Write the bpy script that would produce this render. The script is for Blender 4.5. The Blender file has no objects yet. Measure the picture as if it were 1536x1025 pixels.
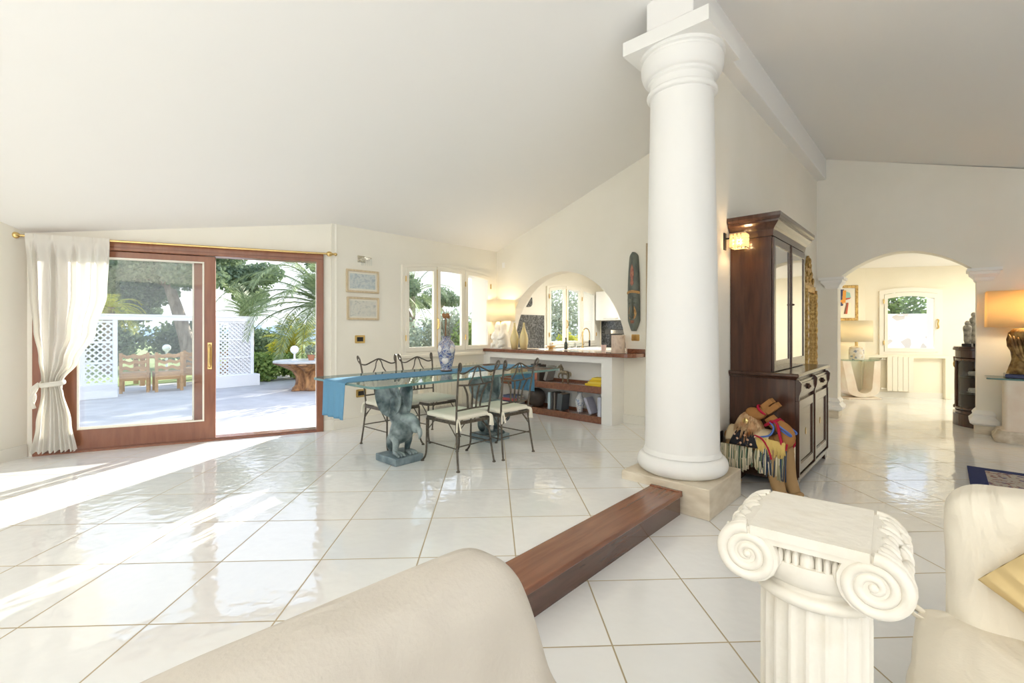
import bpy, bmesh, math, random
from mathutils import Vector, Matrix, noise
from mathutils.geometry import tessellate_polygon
rnd = random.Random(11)
SC = bpy.context.scene
COL = SC.collection
PI = math.pi
A = math.radians(47.0)            # the house is turned 47 degrees to the view
CA, SA = math.cos(A), math.sin(A)
OX, OY = 1.62, 4.42               # foot of the big column
UP = 0.18                         # raised dining floor
def W(u, w, z=0.0):               # house coordinates -> world
    return Vector((OX + CA*u - SA*w, OY + SA*u + CA*w, z))

# ------------------------------------------------------------------ mesh kit
class MB:
    def __init__(s):
        s.bm = bmesh.new()
    def v(s, p): return s.bm.verts.new(p)
    def f(s, vs):
        try: return s.bm.faces.new(vs)
        except ValueError: return None
    def box(s, x0, x1, y0, y1, z0, z1, m=None):
        P = [(x0,y0,z0),(x1,y0,z0),(x1,y1,z0),(x0,y1,z0),(x0,y0,z1),(x1,y0,z1),(x1,y1,z1),(x0,y1,z1)]
        if m is not None: P = [m @ Vector(p) for p in P]
        V = [s.v(p) for p in P]
        for q in ((3,2,1,0),(4,5,6,7),(0,1,5,4),(1,2,6,5),(2,3,7,6),(3,0,4,7)): s.f([V[i] for i in q])
        return s
    def loft(s, rings, cap=True, close=False, cyc=True):
        R = [[s.v(p) for p in r] for r in rings]
        n = len(R[0]); m = len(R)
        for i in range(m if close else m-1):
            a, b = R[i], R[(i+1) % m]
            for k in range(n if cyc else n-1):
                s.f([a[k], a[(k+1)%n], b[(k+1)%n], b[k]])
        if cap and not close and cyc:
            s.f(list(reversed(R[0]))); s.f(R[-1])
        return s
    def tube(s, pts, r, seg=8, closed=False, cap=True, flat=1.0):
        pts = [Vector(p) for p in pts]; n = len(pts)
        rr = r if isinstance(r, (list, tuple)) else [r]*n
        rings = []; up = None
        for i, p in enumerate(pts):
            if closed: t = pts[(i+1)%n]-pts[i-1]
            else: t = pts[min(i+1,n-1)]-pts[max(i-1,0)]
            if t.length < 1e-9: t = Vector((0,0,1))
            t.normalize()
            if up is None:
                up = Vector((0,0,1)) if abs(t.z) < .9 else Vector((1,0,0))
            up = (up - t*up.dot(t))
            if up.length < 1e-6: up = t.orthogonal()
            up.normalize(); b = t.cross(up)
            rings.append([p + (up*math.cos(2*PI*k/seg)*flat + b*math.sin(2*PI*k/seg))*rr[i] for k in range(seg)])
        return s.loft(rings, cap, closed)
    def lathe(s, prof, seg=24, c=(0,0,0), sx=1, sy=1, rf=None):
        rings = []
        for r, z in prof:
            ring = []
            for k in range(seg):
                a = 2*PI*k/seg
                q = r*(rf(a, z) if rf else 1)
                ring.append(Vector((c[0]+q*sx*math.cos(a), c[1]+q*sy*math.sin(a), c[2]+z)))
            rings.append(ring)
        return s.loft(rings)
    def ell(s, c, r, seg=16, rg=10, m=None, fn=None):
        c = Vector(c); rings = []
        for i in range(rg+1):
            t = PI*i/rg; t = min(max(t, .02), PI-.02)
            ring = []
            for k in range(seg):
                a = 2*PI*k/seg
                p = Vector((math.sin(t)*math.cos(a), math.sin(t)*math.sin(a), -math.cos(t)))
                if fn: p = fn(p)
                p = Vector((p.x*r[0], p.y*r[1], p.z*r[2]))
                if m is not None: p = m @ p
                ring.append(c+p)
            rings.append(ring)
        return s.loft(rings)
    def surf(s, fn, nu, nv, cu=False, thick=0):
        G = [[Vector(fn(i/nu, j/nv)) for j in range(nv+1)] for i in range(nu+(0 if cu else 1))]
        V = [[s.v(p) for p in r] for r in G]
        n = len(V)
        for i in range(n if cu else n-1):
            for j in range(nv):
                s.f([V[i][j], V[(i+1)%n][j], V[(i+1)%n][j+1], V[i][j+1]])
        return s
    def prism(s, poly, d0, d1, mp, holes=()):
        """polygon (with holes) in a plane, extruded from d0 to d1; mp(a, b, d) -> point"""
        loops = [list(poly)] + [list(h) for h in holes]
        tris = tessellate_polygon([[Vector((p[0], p[1], 0)) for p in l] for l in loops])
        flat = [p for l in loops for p in l]
        F0 = [s.v(mp(p[0], p[1], d0)) for p in flat]
        F1 = [s.v(mp(p[0], p[1], d1)) for p in flat]
        for t in tris:
            s.f([F0[i] for i in t]); s.f([F1[i] for i in reversed(t)])
        k = 0
        for l in loops:
            n = len(l)
            for i in range(n):
                a, b = k+i, k+(i+1) % n
                s.f([F0[a], F0[b], F1[b], F1[a]])
            k += n
        return s
    def build(s, name, m, parent=None, smooth=True, bevel=0, bseg=2, sub=0, solid=0, loc=None, rot=None, sharp=.7, kind=None, merge=False):
        if merge: bmesh.ops.remove_doubles(s.bm, verts=s.bm.verts, dist=1e-5)
        bmesh.ops.recalc_face_normals(s.bm, faces=s.bm.faces)
        me = bpy.data.meshes.new(name); s.bm.to_mesh(me); s.bm.free()
        if smooth:
            for p in me.polygons: p.use_smooth = True
            me.set_sharp_from_angle(angle=sharp if not sub else 1.6)
        o = bpy.data.objects.new(name, me); COL.objects.link(o)
        if m: me.materials.append(m)
        if parent: o.parent = parent
        if loc is not None: o.location = loc
        if rot is not None: o.rotation_euler = rot if isinstance(rot, (tuple, list)) else (0, 0, rot)
        if solid:
            k = o.modifiers.new('thick', 'SOLIDIFY'); k.thickness = solid; k.offset = 0
        if sub:
            k = o.modifiers.new('sub', 'SUBSURF'); k.levels = sub; k.render_levels = sub
        if bevel:
            k = o.modifiers.new('bev', 'BEVEL'); k.width = bevel; k.segments = bseg; k.limit_method = 'ANGLE'; k.angle_limit = .6
        if kind: o['kind'] = kind
        return o
def tag(o, label, cat, group=None, kind=None):
    o['label'] = label; o['category'] = cat
    if group: o['group'] = group
    if kind: o['kind'] = kind
    return o
def thing(name, label, cat, loc, rot=0, group=None, kind='thing'):
    o = bpy.data.objects.new(name, None); COL.objects.link(o)
    o.empty_display_size = .05
    o.location = loc; o.rotation_euler = (0, 0, rot)
    return tag(o, label, cat, group, kind)
def struct(o): o['kind'] = 'structure'; return o
def dup(root, loc, rot, label=None, name=None):
    r = root.copy(); COL.objects.link(r)
    r.location = loc; r.rotation_euler = (0, 0, rot)
    if label: r['label'] = label
    def kids(a, b):
        for ch in list(a.children):
            c = ch.copy(); COL.objects.link(c); c.parent = b
            kids(ch, c)
    kids(root, r)
    return r
def bez(p0, p1, p2, p3, n=10):
    p0, p1, p2, p3 = map(Vector, (p0, p1, p2, p3)); o = []
    for i in range(n+1):
        t = i/n; q = 1-t
        o.append(p0*q**3 + p1*3*q*q*t + p2*3*q*t*t + p3*t**3)
    return o
def smooth_path(pts, n=5):
    pts = [Vector(p) for p in pts]; o = []
    for i in range(len(pts)-1):
        a = pts[max(i-1,0)]; b = pts[i]; c = pts[i+1]; d = pts[min(i+2,len(pts)-1)]
        for k in range(n):
            t = k/n
            o.append(.5*((2*b)+(c-a)*t+(2*a-5*b+4*c-d)*t*t+(3*b-a-3*c+d)*t**3))
    o.append(pts[-1]); return o
def rrect(x0, x1, y0, y1, r, n=5):
    o = []
    for cx, cy, a0 in ((x1-r,y1-r,0),(x0+r,y1-r,PI/2),(x0+r,y0+r,PI),(x1-r,y0+r,1.5*PI)):
        for k in range(n+1):
            a = a0+PI/2*k/n; o.append((cx+r*math.cos(a), cy+r*math.sin(a)))
    return o
XZ = lambda a, b, d: (a, d, b)
XY = lambda a, b, d: (a, b, d)
YZ = lambda a, b, d: (d, a, b)

# ------------------------------------------------------------------ materials
def newmat(name):
    m = bpy.data.materials.new(name); m.use_nodes = True
    nt = m.node_tree; nt.nodes.clear()
    out = nt.nodes.new('ShaderNodeOutputMaterial')
    return m, nt, out
def nd(nt, t, **kw):
    n = nt.nodes.new(t)
    for k, v in kw.items():
        if k in n.inputs.keys() if isinstance(k, str) else False: n.inputs[k].default_value = v
        else: setattr(n, k, v)
    return n
def c4(c): return (c[0], c[1], c[2], 1)
def mat(name, col, rough=.5, metal=0, col2=None, scale=6, stretch=(1,1,1), bump=0, bscale=None, detail=5, lo=.35, hi=.65, coat=0, sheen=0, sss=0, trans=0, ior=1.45, dist=0, alpha=1):
    m, nt, out = newmat(name)
    b = nt.nodes.new('ShaderNodeBsdfPrincipled')
    nt.links.new(b.outputs[0], out.inputs[0])
    b.inputs['Base Color'].default_value = c4(col)
    b.inputs['Roughness'].default_value = rough
    b.inputs['Metallic'].default_value = metal
    b.inputs['IOR'].default_value = ior
    if coat: b.inputs['Coat Weight'].default_value = coat; b.inputs['Coat Roughness'].default_value = .08
    if sheen: b.inputs['Sheen Weight'].default_value = sheen
    if trans: b.inputs['Transmission Weight'].default_value = trans
    if alpha < 1: b.inputs['Alpha'].default_value = alpha
    if col2 is not None or bump:
        tc = nt.nodes.new('ShaderNodeTexCoord'); mp = nt.nodes.new('ShaderNodeMapping')
        mp.inputs['Scale'].default_value = stretch
        nt.links.new(tc.outputs['Object'], mp.inputs[0])
    if col2 is not None:
        n = nt.nodes.new('ShaderNodeTexNoise'); n.inputs['Scale'].default_value = scale; n.inputs['Detail'].default_value = detail
        n.inputs['Distortion'].default_value = dist
        nt.links.new(mp.outputs[0], n.inputs['Vector'])
        r = nt.nodes.new('ShaderNodeValToRGB')
        r.color_ramp.elements[0].position = lo; r.color_ramp.elements[1].position = hi
        r.color_ramp.elements[0].color = c4(col); r.color_ramp.elements[1].color = c4(col2)
        nt.links.new(n.outputs['Fac'], r.inputs[0]); nt.links.new(r.outputs[0], b.inputs['Base Color'])
    if bump:
        n2 = nt.nodes.new('ShaderNodeTexNoise'); n2.inputs['Scale'].default_value = bscale or scale*3; n2.inputs['Detail'].default_value = 4
        nt.links.new(mp.outputs[0], n2.inputs['Vector'])
        bp = nt.nodes.new('ShaderNodeBump'); bp.inputs['Strength'].default_value = bump; bp.inputs['Distance'].default_value = .02
        nt.links.new(n2.outputs['Fac'], bp.inputs['Height']); nt.links.new(bp.outputs[0], b.inputs['Normal'])
    return m
def emis(name, col, st):
    m, nt, out = newmat(name)
    e = nt.nodes.new('ShaderNodeEmission'); e.inputs[0].default_value = c4(col); e.inputs[1].default_value = st
    nt.links.new(e.outputs[0], out.inputs[0]); return m
def lampshade(name, col, st):
    m, nt, out = newmat(name)
    d = nt.nodes.new('ShaderNodeBsdfDiffuse'); d.inputs[0].default_value = c4(col)
    t = nt.nodes.new('ShaderNodeBsdfTranslucent'); t.inputs[0].default_value = c4(col)
    mx = nt.nodes.new('ShaderNodeMixShader'); mx.inputs[0].default_value = .55
    nt.links.new(d.outputs[0], mx.inputs[1]); nt.links.new(t.outputs[0], mx.inputs[2])
    nt.links.new(mx.outputs[0], out.inputs[0])
    return m
def pane(name, tint=(1,1,1), refl=1.0, rough=0.0):
    """thin clear glass: see-through with a Fresnel sheen"""
    m, nt, out = newmat(name)
    t = nt.nodes.new('ShaderNodeBsdfTransparent'); t.inputs[0].default_value = c4(tint)
    g = nt.nodes.new('ShaderNodeBsdfGlossy'); g.inputs['Roughness'].default_value = rough
    fr = nt.nodes.new('ShaderNodeFresnel'); ge = nt.nodes.new('ShaderNodeNewGeometry'); io = nt.nodes.new('ShaderNodeMapRange')
    io.inputs['To Min'].default_value = 1.45; io.inputs['To Max'].default_value = 1/1.45      # same sheen from both sides of the sheet
    nt.links.new(ge.outputs['Backfacing'], io.inputs['Value']); nt.links.new(io.outputs[0], fr.inputs[0])
    mu = nt.nodes.new('ShaderNodeMath'); mu.operation = 'MULTIPLY'; mu.inputs[1].default_value = refl; mu.use_clamp = True
    mx = nt.nodes.new('ShaderNodeMixShader')
    nt.links.new(fr.outputs[0], mu.inputs[0]); nt.links.new(mu.outputs[0], mx.inputs[0])
    nt.links.new(t.outputs[0], mx.inputs[1]); nt.links.new(g.outputs[0], mx.inputs[2]); nt.links.new(mx.outputs[0], out.inputs[0])
    return m
def fabric(name, col, trl=0, bump=.15, sc=60, fold=0):
    m, nt, out = newmat(name)
    b = nt.nodes.new('ShaderNodeBsdfPrincipled'); b.inputs['Base Color'].default_value = c4(col); b.inputs['Roughness'].default_value = .9
    b.inputs['Specular IOR Level'].default_value = .15
    tc = nt.nodes.new('ShaderNodeTexCoord'); n = nt.nodes.new('ShaderNodeTexNoise'); n.inputs['Scale'].default_value = sc; n.inputs['Detail'].default_value = 3
    bp = nt.nodes.new('ShaderNodeBump'); bp.inputs['Strength'].default_value = bump; bp.inputs['Distance'].default_value = .004
    nt.links.new(tc.outputs['Object'], n.inputs['Vector']); nt.links.new(n.outputs['Fac'], bp.inputs['Height']); nt.links.new(bp.outputs[0], b.inputs['Normal'])
    if fold:                                   # slack creases in a loose cover
        mp = nt.nodes.new('ShaderNodeMapping'); mp.inputs['Scale'].default_value = (1.2, 3.2, 1.6); mp.inputs['Rotation'].default_value = (.5, .3, .6)
        n3 = nt.nodes.new('ShaderNodeTexNoise'); n3.inputs['Scale'].default_value = 1.7; n3.inputs['Detail'].default_value = 2.5; n3.inputs['Distortion'].default_value = .7
        b3 = nt.nodes.new('ShaderNodeBump'); b3.inputs['Strength'].default_value = fold; b3.inputs['Distance'].default_value = .08
        nt.links.new(tc.outputs['Object'], mp.inputs[0]); nt.links.new(mp.outputs[0], n3.inputs['Vector']); nt.links.new(n3.outputs['Fac'], b3.inputs['Height']); nt.links.new(b3.outputs[0], bp.inputs['Normal'])
    if trl:
        t = nt.nodes.new('ShaderNodeBsdfTranslucent'); t.inputs[0].default_value = c4(col)
        mx = nt.nodes.new('ShaderNodeMixShader'); mx.inputs[0].default_value = trl
        nt.links.new(b.outputs[0], mx.inputs[1]); nt.links.new(t.outputs[0], mx.inputs[2]); nt.links.new(mx.outputs[0], out.inputs[0])
    else: nt.links.new(b.outputs[0], out.inputs[0])
    return m
def tile_mat(name, ox, oy, size=.6, yaw=0.0425):
    m, nt, out = newmat(name); L = nt.links.new
    g = nt.nodes.new('ShaderNodeNewGeometry')
    sub = nt.nodes.new('ShaderNodeVectorMath'); sub.operation = 'SUBTRACT'; sub.inputs[1].default_value = (ox, oy, 0)
    L(g.outputs['Position'], sub.inputs[0])
    ro = nt.nodes.new('ShaderNodeVectorRotate'); ro.rotation_type = 'Z_AXIS'; ro.inputs['Angle'].default_value = -yaw
    L(sub.outputs[0], ro.inputs['Vector'])
    sc = nt.nodes.new('ShaderNodeVectorMath'); sc.operation = 'SCALE'; sc.inputs['Scale'].default_value = 1/size
    L(ro.outputs[0], sc.inputs[0])
    sp = nt.nodes.new('ShaderNodeSeparateXYZ'); L(sc.outputs[0], sp.inputs[0])
    ds = []
    for k in 'XY':
        pp = nt.nodes.new('ShaderNodeMath'); pp.operation = 'PINGPONG'; pp.inputs[1].default_value = .5
        L(sp.outputs[k], pp.inputs[0]); ds.append(pp)
    mn = nt.nodes.new('ShaderNodeMath'); mn.operation = 'MINIMUM'; L(ds[0].outputs[0], mn.inputs[0]); L(ds[1].outputs[0], mn.inputs[1])
    mr = nt.nodes.new('ShaderNodeMapRange'); mr.inputs['From Min'].default_value = .0058; mr.inputs['From Max'].default_value = .0082
    L(mn.outputs[0], mr.inputs['Value'])              # 0 = grout, 1 = tile
    fl = nt.nodes.new('ShaderNodeVectorMath'); fl.operation = 'FLOOR'; L(sc.outputs[0], fl.inputs[0])
    wn = nt.nodes.new('ShaderNodeTexWhiteNoise'); wn.noise_dimensions = '2D'; L(fl.outputs[0], wn.inputs['Vector'])
    tint = nt.nodes.new('ShaderNodeValToRGB'); tint.color_ramp.elements[0].color = (.80,.80,.79,1); tint.color_ramp.elements[1].color = (.85,.85,.84,1)
    L(wn.outputs['Value'], tint.inputs[0])
    mx = nt.nodes.new('ShaderNodeMix'); mx.data_type = 'RGBA'; mx.inputs[6].default_value = (.42,.34,.21,1)
    L(mr.outputs[0], mx.inputs[0]); L(tint.outputs[0], mx.inputs[7])
    b = nt.nodes.new('ShaderNodeBsdfPrincipled'); L(mx.outputs[2], b.inputs['Base Color'])
    rg = nt.nodes.new('ShaderNodeMapRange'); rg.inputs['To Min'].default_value = .8; rg.inputs['To Max'].default_value = .045
    L(mr.outputs[0], rg.inputs['Value']); L(rg.outputs[0], b.inputs['Roughness'])
    b.inputs['IOR'].default_value = 1.75
    n1 = nt.nodes.new('ShaderNodeTexNoise'); n1.inputs['Scale'].default_value = 12; n1.inputs['Detail'].default_value = 1.5
    L(g.outputs['Position'], n1.inputs['Vector'])
    bp = nt.nodes.new('ShaderNodeBump'); bp.inputs['Strength'].default_value = .20; bp.inputs['Distance'].default_value = .012
    L(n1.outputs['Fac'], bp.inputs['Height'])
    bp2 = nt.nodes.new('ShaderNodeBump'); bp2.inputs['Strength'].default_value = .35; bp2.inputs['Distance'].default_value = .004
    L(mr.outputs[0], bp2.inputs['Height']); L(bp.outputs[0], bp2.inputs['Normal']); L(bp2.outputs[0], b.inputs['Normal'])
    L(b.outputs[0], out.inputs[0]); return m
def wood(name, c1, c2, rough=.3, coat=.3, axis=(1,12,12), sc=2.2):
    return mat(name, c1, rough, col2=c2, scale=sc, stretch=axis, bump=.03, bscale=8, coat=coat, detail=6, lo=.3, hi=.7, dist=.6)

M = {}
M['wall'] = mat('plaster', (.82,.785,.69), .85, col2=(.85,.815,.73), scale=1.3, bump=.12, bscale=4)
M['wallwarm'] = mat('plaster_cream', (.85,.79,.64), .85, col2=(.87,.815,.68), scale=1.3, bump=.08, bscale=4)
M['ceil'] = mat('ceiling_paint', (.85,.838,.815), .9, bump=.04, bscale=3)
M['white'] = mat('white_plaster', (.86,.85,.82), .7, bump=.05, bscale=6)
M['winframe'] = mat('cream_lacquer', (.84,.80,.70), .4)
M['tileup'] = tile_mat('glazed_tile_raised', .0226, 2.90)
M['tilelow'] = tile_mat('glazed_tile', .482, 2.9376)
M['skirt'] = mat('skirting_tile', (.84,.81,.73), .25)
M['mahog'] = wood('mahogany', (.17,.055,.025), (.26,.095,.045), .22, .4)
M['mahogX'] = wood('mahogany_counter', (.16,.055,.028), (.27,.105,.055), .2, .5)
M['doorwood'] = wood('door_mahogany', (.22,.075,.035), (.30,.115,.055), .3, .3, axis=(8,8,1))
M['darkwood'] = wood('dark_walnut', (.042,.017,.010), (.085,.032,.017), .25, .35, axis=(9,9,1))
M['darkfront'] = wood('dark_walnut_front', (.045,.021,.014), (.08,.038,.025), .22, .4, axis=(9,9,1))
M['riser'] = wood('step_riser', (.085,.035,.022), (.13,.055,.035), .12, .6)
M['brass'] = mat('brass', (.72,.52,.22), .22, 1)
M['iron'] = mat('wrought_iron', (.10,.085,.07), .45, .8, col2=(.16,.14,.115), scale=30)
M['cushion'] = fabric('cream_cotton', (.82,.78,.66))
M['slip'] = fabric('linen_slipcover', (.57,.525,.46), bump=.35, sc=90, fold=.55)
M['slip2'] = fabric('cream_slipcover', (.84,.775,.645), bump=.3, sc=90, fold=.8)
M['gold_fab'] = fabric('gold_cushion_cloth', (.72,.55,.28), bump=.1)
M['curtain'] = fabric('curtain_cloth', (.88,.86,.80), trl=.35, bump=.1)
M['blue'] = fabric('blue_runner_cloth', (.125,.29,.45), bump=.12, sc=120)
M['glass'] = pane('window_glass', (.97,.98,.98), .9)
M['tglass'] = pane('table_glass', (.80,.90,.87), 1.0)
M['tedge'] = mat('glass_edge', (.16,.34,.34), .08, coat=.6, trans=.35)
M['bronze'] = mat('verdigris_bronze', (.055,.085,.09), .42, .15, col2=(.42,.49,.49), scale=7, bump=.25, bscale=18, lo=.38, hi=.72)
M['bronzebase'] = mat('verdigris_base', (.13,.18,.20), .4, .1, col2=(.28,.35,.38), scale=9, bump=.12)
M['plasterped'] = mat('aged_plaster', (.79,.75,.665), .7, col2=(.68,.62,.50), scale=7, bump=.22, bscale=22, lo=.5, hi=.85)
M['travert'] = mat('travertine', (.62,.53,.40), .3, col2=(.74,.66,.53), scale=5, stretch=(1,1,3), bump=.05)
M['pinkstone'] = mat('pink_stone', (.74,.60,.47), .5, col2=(.82,.74,.62), scale=3, bump=.1)
M['gilt'] = mat('gilt', (.26,.15,.045), .42, .75, col2=(.58,.40,.15), scale=25, bump=.5, bscale=40)
M['mirror'] = mat('mirror_glass', (.9,.9,.88), .02, 1)
M['dark'] = mat('black_plastic', (.02,.02,.022), .3)
M['mosaic'] = None
M['enamel'] = mat('radiator_enamel', (.83,.79,.67), .35)
M['chrome'] = mat('chrome', (.75,.72,.66), .12, 1)
M['shade'] = lampshade('lamp_shade_cloth', (.88,.83,.70), 1)
M['shadegold'] = lampshade('gold_lamp_shade', (.90,.74,.46), 1)
M['bulb'] = emis('lamp_bulb', (1,.72,.38), 25)
M['alab'] = mat('alabaster', (.86,.82,.74), .45, bump=.1, bscale=20)
M['terr'] = mat('terrace_stone', (.43,.42,.43), .8, col2=(.50,.49,.50), scale=3, bump=.1)
M['white_out'] = mat('white_paint', (.80,.81,.84), .6)
M['teak'] = wood('carved_wood', (.38,.20,.08), (.55,.33,.15), .5, .1)
M['bark'] = mat('bark', (.20,.15,.11), .9, col2=(.34,.27,.21), scale=8, stretch=(1,1,.3), bump=.6, bscale=14)
M['stump'] = mat('stump_wood', (.12,.05,.02), .5, col2=(.48,.25,.10), scale=9, stretch=(1,1,.4), bump=.7, bscale=9)
M['book_y'] = mat('yellow_book_cover', (.80,.55,.02), .5)
M['paper'] = mat('book_paper', (.80,.77,.68), .8)
M['grass'] = mat('lawn', (.20,.26,.08), .9, col2=(.30,.36,.12), scale=4)
def leafmat(name, c1, c2, trl=.4):
    m, nt, out = newmat(name); L = nt.links.new
    oi = nt.nodes.new('ShaderNodeNewGeometry'); r = nt.nodes.new('ShaderNodeValToRGB')
    r.color_ramp.elements[0].color = c4(c1); r.color_ramp.elements[1].color = c4(c2)
    L(oi.outputs['Random Per Island'], r.inputs[0])
    d = nt.nodes.new('ShaderNodeBsdfPrincipled'); d.inputs['Roughness'].default_value = .55; L(r.outputs[0], d.inputs['Base Color'])
    t = nt.nodes.new('ShaderNodeBsdfTranslucent'); L(r.outputs[0], t.inputs[0])
    mx = nt.nodes.new('ShaderNodeMixShader'); mx.inputs[0].default_value = trl
    L(d.outputs[0], mx.inputs[1]); L(t.outputs[0], mx.inputs[2]); L(mx.outputs[0], out.inputs[0]); return m
M['leaf'] = leafmat('hedge_leaves', (.13,.22,.05), (.34,.46,.13))
M['pine'] = leafmat('pine_needles', (.10,.15,.09), (.25,.32,.19))
M['palm'] = leafmat('palm_leaves', (.16,.22,.10), (.38,.45,.22))
M['yellowleaf'] = leafmat('yellow_palm_leaves', (.42,.46,.06), (.75,.66,.10))
M['olive'] = leafmat('olive_leaves', (.22,.27,.19), (.42,.47,.36))

def pattern(name, cols, scale, kind='voronoi', rough=.3, coat=.3, stretch=(1,1,1), band=None, lo=.0):
    m, nt, out = newmat(name); L = nt.links.new
    tc = nt.nodes.new('ShaderNodeTexCoord'); mp = nt.nodes.new('ShaderNodeMapping'); mp.inputs['Scale'].default_value = stretch
    L(tc.outputs['Object'], mp.inputs[0])
    if kind == 'voronoi':
        t = nt.nodes.new('ShaderNodeTexVoronoi'); t.inputs['Scale'].default_value = scale; o = t.outputs['Distance']
        L(mp.outputs[0], t.inputs['Vector'])
    elif kind == 'cell':
        t = nt.nodes.new('ShaderNodeTexVoronoi'); t.inputs['Scale'].default_value = scale
        L(mp.outputs[0], t.inputs['Vector'])
        s = nt.nodes.new('ShaderNodeSeparateColor'); L(t.outputs['Color'], s.inputs[0]); o = s.outputs[0]
    else:
        t = nt.nodes.new('ShaderNodeTexNoise'); t.inputs['Scale'].default_value = scale; t.inputs['Detail'].default_value = 6; o = t.outputs['Fac']
        L(mp.outputs[0], t.inputs['Vector'])
    r = nt.nodes.new('ShaderNodeValToRGB'); r.color_ramp.interpolation = 'CONSTANT' if kind != 'noise' else 'LINEAR'
    el = r.color_ramp.elements
    for i, (p, c) in enumerate(cols):
        if i < 2: el[i].position = p; el[i].color = c4(c)
        else:
            e = el.new(p); e.color = c4(c)
    L(o, r.inputs[0])
    b = nt.nodes.new('ShaderNodeBsdfPrincipled'); b.inputs['Roughness'].default_value = rough; b.inputs['Coat Weight'].default_value = coat
    L(r.outputs[0], b.inputs['Base Color']); L(b.outputs[0], out.inputs[0]); return m
M['mosaic'] = pattern('grey_mosaic', [(0,(.035,.037,.04)),(.4,(.075,.078,.082)),(.75,(.13,.135,.14))], 38, 'cell', .25)
M['china'] = pattern('blue_white_china', [(0,(.03,.05,.17)),(.40,(.10,.14,.32)),(.47,(.60,.60,.60)),(.51,(.05,.08,.24)),(.57,(.45,.40,.36)),(.61,(.06,.09,.26))], 24, 'noise', .15, .6)
M['china2'] = pattern('pale_china', [(0,(.16,.22,.38)),(.40,(.25,.32,.48)),(.46,(.66,.67,.68)),(.62,(.70,.71,.72)),(.7,(.42,.48,.6))], 24, 'noise', .2, .5)
M['medal'] = mat('china_medallion', (.72,.69,.67), .2, col2=(.55,.36,.34), scale=22, coat=.5, lo=.55, hi=.75)
M['mapblue'] = pattern('blue_map_print', [(0,(.30,.38,.42)),(.42,(.48,.55,.57)),(.52,(.62,.66,.64)),(.62,(.40,.47,.51))], 14, 'noise', .4, .4)
M['mapgrey'] = pattern('sepia_map_print', [(0,(.38,.42,.42)),(.42,(.60,.60,.55)),(.55,(.68,.67,.60)),(.66,(.42,.44,.42))], 13, 'noise', .4, .4)
M['birch'] = pattern('speckled_drum', [(0,(.30,.20,.14)),(.34,(.62,.47,.37)),(.5,(.74,.60,.49)),(.68,(.45,.33,.26))], 14, 'noise', .6, 0, (1,1,.6))
M['mask'] = mat('mask_wood', (.075,.088,.078), .45, col2=(.15,.165,.135), scale=5, stretch=(3,3,1), bump=.1)
M['maskgold'] = mat('mask_gold_paint', (.55,.33,.12), .5, col2=(.35,.18,.07), scale=30)
M['maskred'] = mat('mask_red_paint', (.30,.10,.08), .5, col2=(.45,.20,.12), scale=30)
M['rust'] = mat('pottery', (.05,.04,.035), .55, col2=(.11,.085,.07), scale=5)
M['yvase'] = mat('yellow_ceramic', (.72,.60,.30), .25, coat=.4)
M['stonewall'] = pattern('pale_stone_wall', [(0,(.60,.52,.44)),(.2,(.86,.84,.80)),(.55,(.80,.74,.68)),(.8,(.9,.88,.84))], 4.5, 'cell', .9, 0)
M['rugblue'] = pattern('rug_pattern', [(0,(.02,.035,.14)),(.42,(.03,.05,.20)),(.55,(.35,.32,.30)),(.62,(.05,.07,.22)),(.72,(.4,.36,.32))], 14, 'noise', .95, 0)
M['rugpale'] = pattern('rug_field', [(0,(.05,.07,.2)),(.40,(.45,.41,.36)),(.5,(.52,.48,.42)),(.6,(.28,.13,.10)),(.66,(.10,.12,.28))], 18, 'noise', .95, 0)
M['rugnavy'] = mat('rug_navy', (.018,.03,.12), .95, bump=.3, bscale=80)

# ------------------------------------------------------------------ camera
cam = bpy.data.cameras.new('camera'); co = bpy.data.objects.new('camera', cam); COL.objects.link(co)
co.location = (0, 0, 1.60); co.rotation_euler = (PI/2, 0, 0)
cam.lens = 694/1536*36; cam.sensor_width = 36; cam.shift_y = -18.5/1536; cam.clip_start = .02; cam.clip_end = 400
SC.camera = co

# ------------------------------------------------------------------ the setting
HOUSE = dict(loc=(OX, OY, 0), rot=A)            # objects modelled in house coordinates (u, w, z)
def zl(w): return 4.617 - .344*w                # dining-side roof slope
def zr(w): return 4.617 + .083 + .302*(w+.24) if w > -4.6 else 4.617 + .083 - .302*4.36
def flatpoly(name, pts, z, m, th=.1):
    b = MB(); b.prism(pts, z-th, z, XY); return struct(b.build(name, m, smooth=False))
def xy(p): return (p[0], p[1])
# raised floor (w > .12) and lower floor
Dl = Vector((-5.41, 5.163)); Dd = Vector((.9056, .4241)); Dn = Vector((-.4241, .9056)); DB = math.atan2(.4241, .9056)
def DW(s, t=0): p = Dl + Dd*s + Dn*t; return (p.x, p.y)
flatpoly('floor', [xy(W(6.0,.12)), xy(W(6.0,4.6)), xy(W(-1.25,4.6)), DW(3.2,.06), DW(0,.06), (-5.5,5.1), (-5.5,-3.0), xy(W(-10.2,.12))], UP, M['tileup'], .17)
flatpoly('floor', [xy(W(-10.6,.5)), (-5.6,-3.3), (9.8,-3.3), (9.8,6.0), xy(W(11.6,-3.9)), xy(W(11.8,-1.0)), (8.2,11.4), xy(W(6.0,.12)), xy(W(-.4,.5))], 0, M['tilelow'], .1)

# windows -------------------------------------------------------------
def arch_open(x0, x1, z0, zs, rise, n=12):
    c = (x0+x1)/2; h = (x1-x0)/2
    return [(x0,z0),(x1,z0)] + [(c+h*(1-2*i/n), zs + rise*(1-(1-2*i/n)**2)) for i in range(n+1)]
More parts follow.
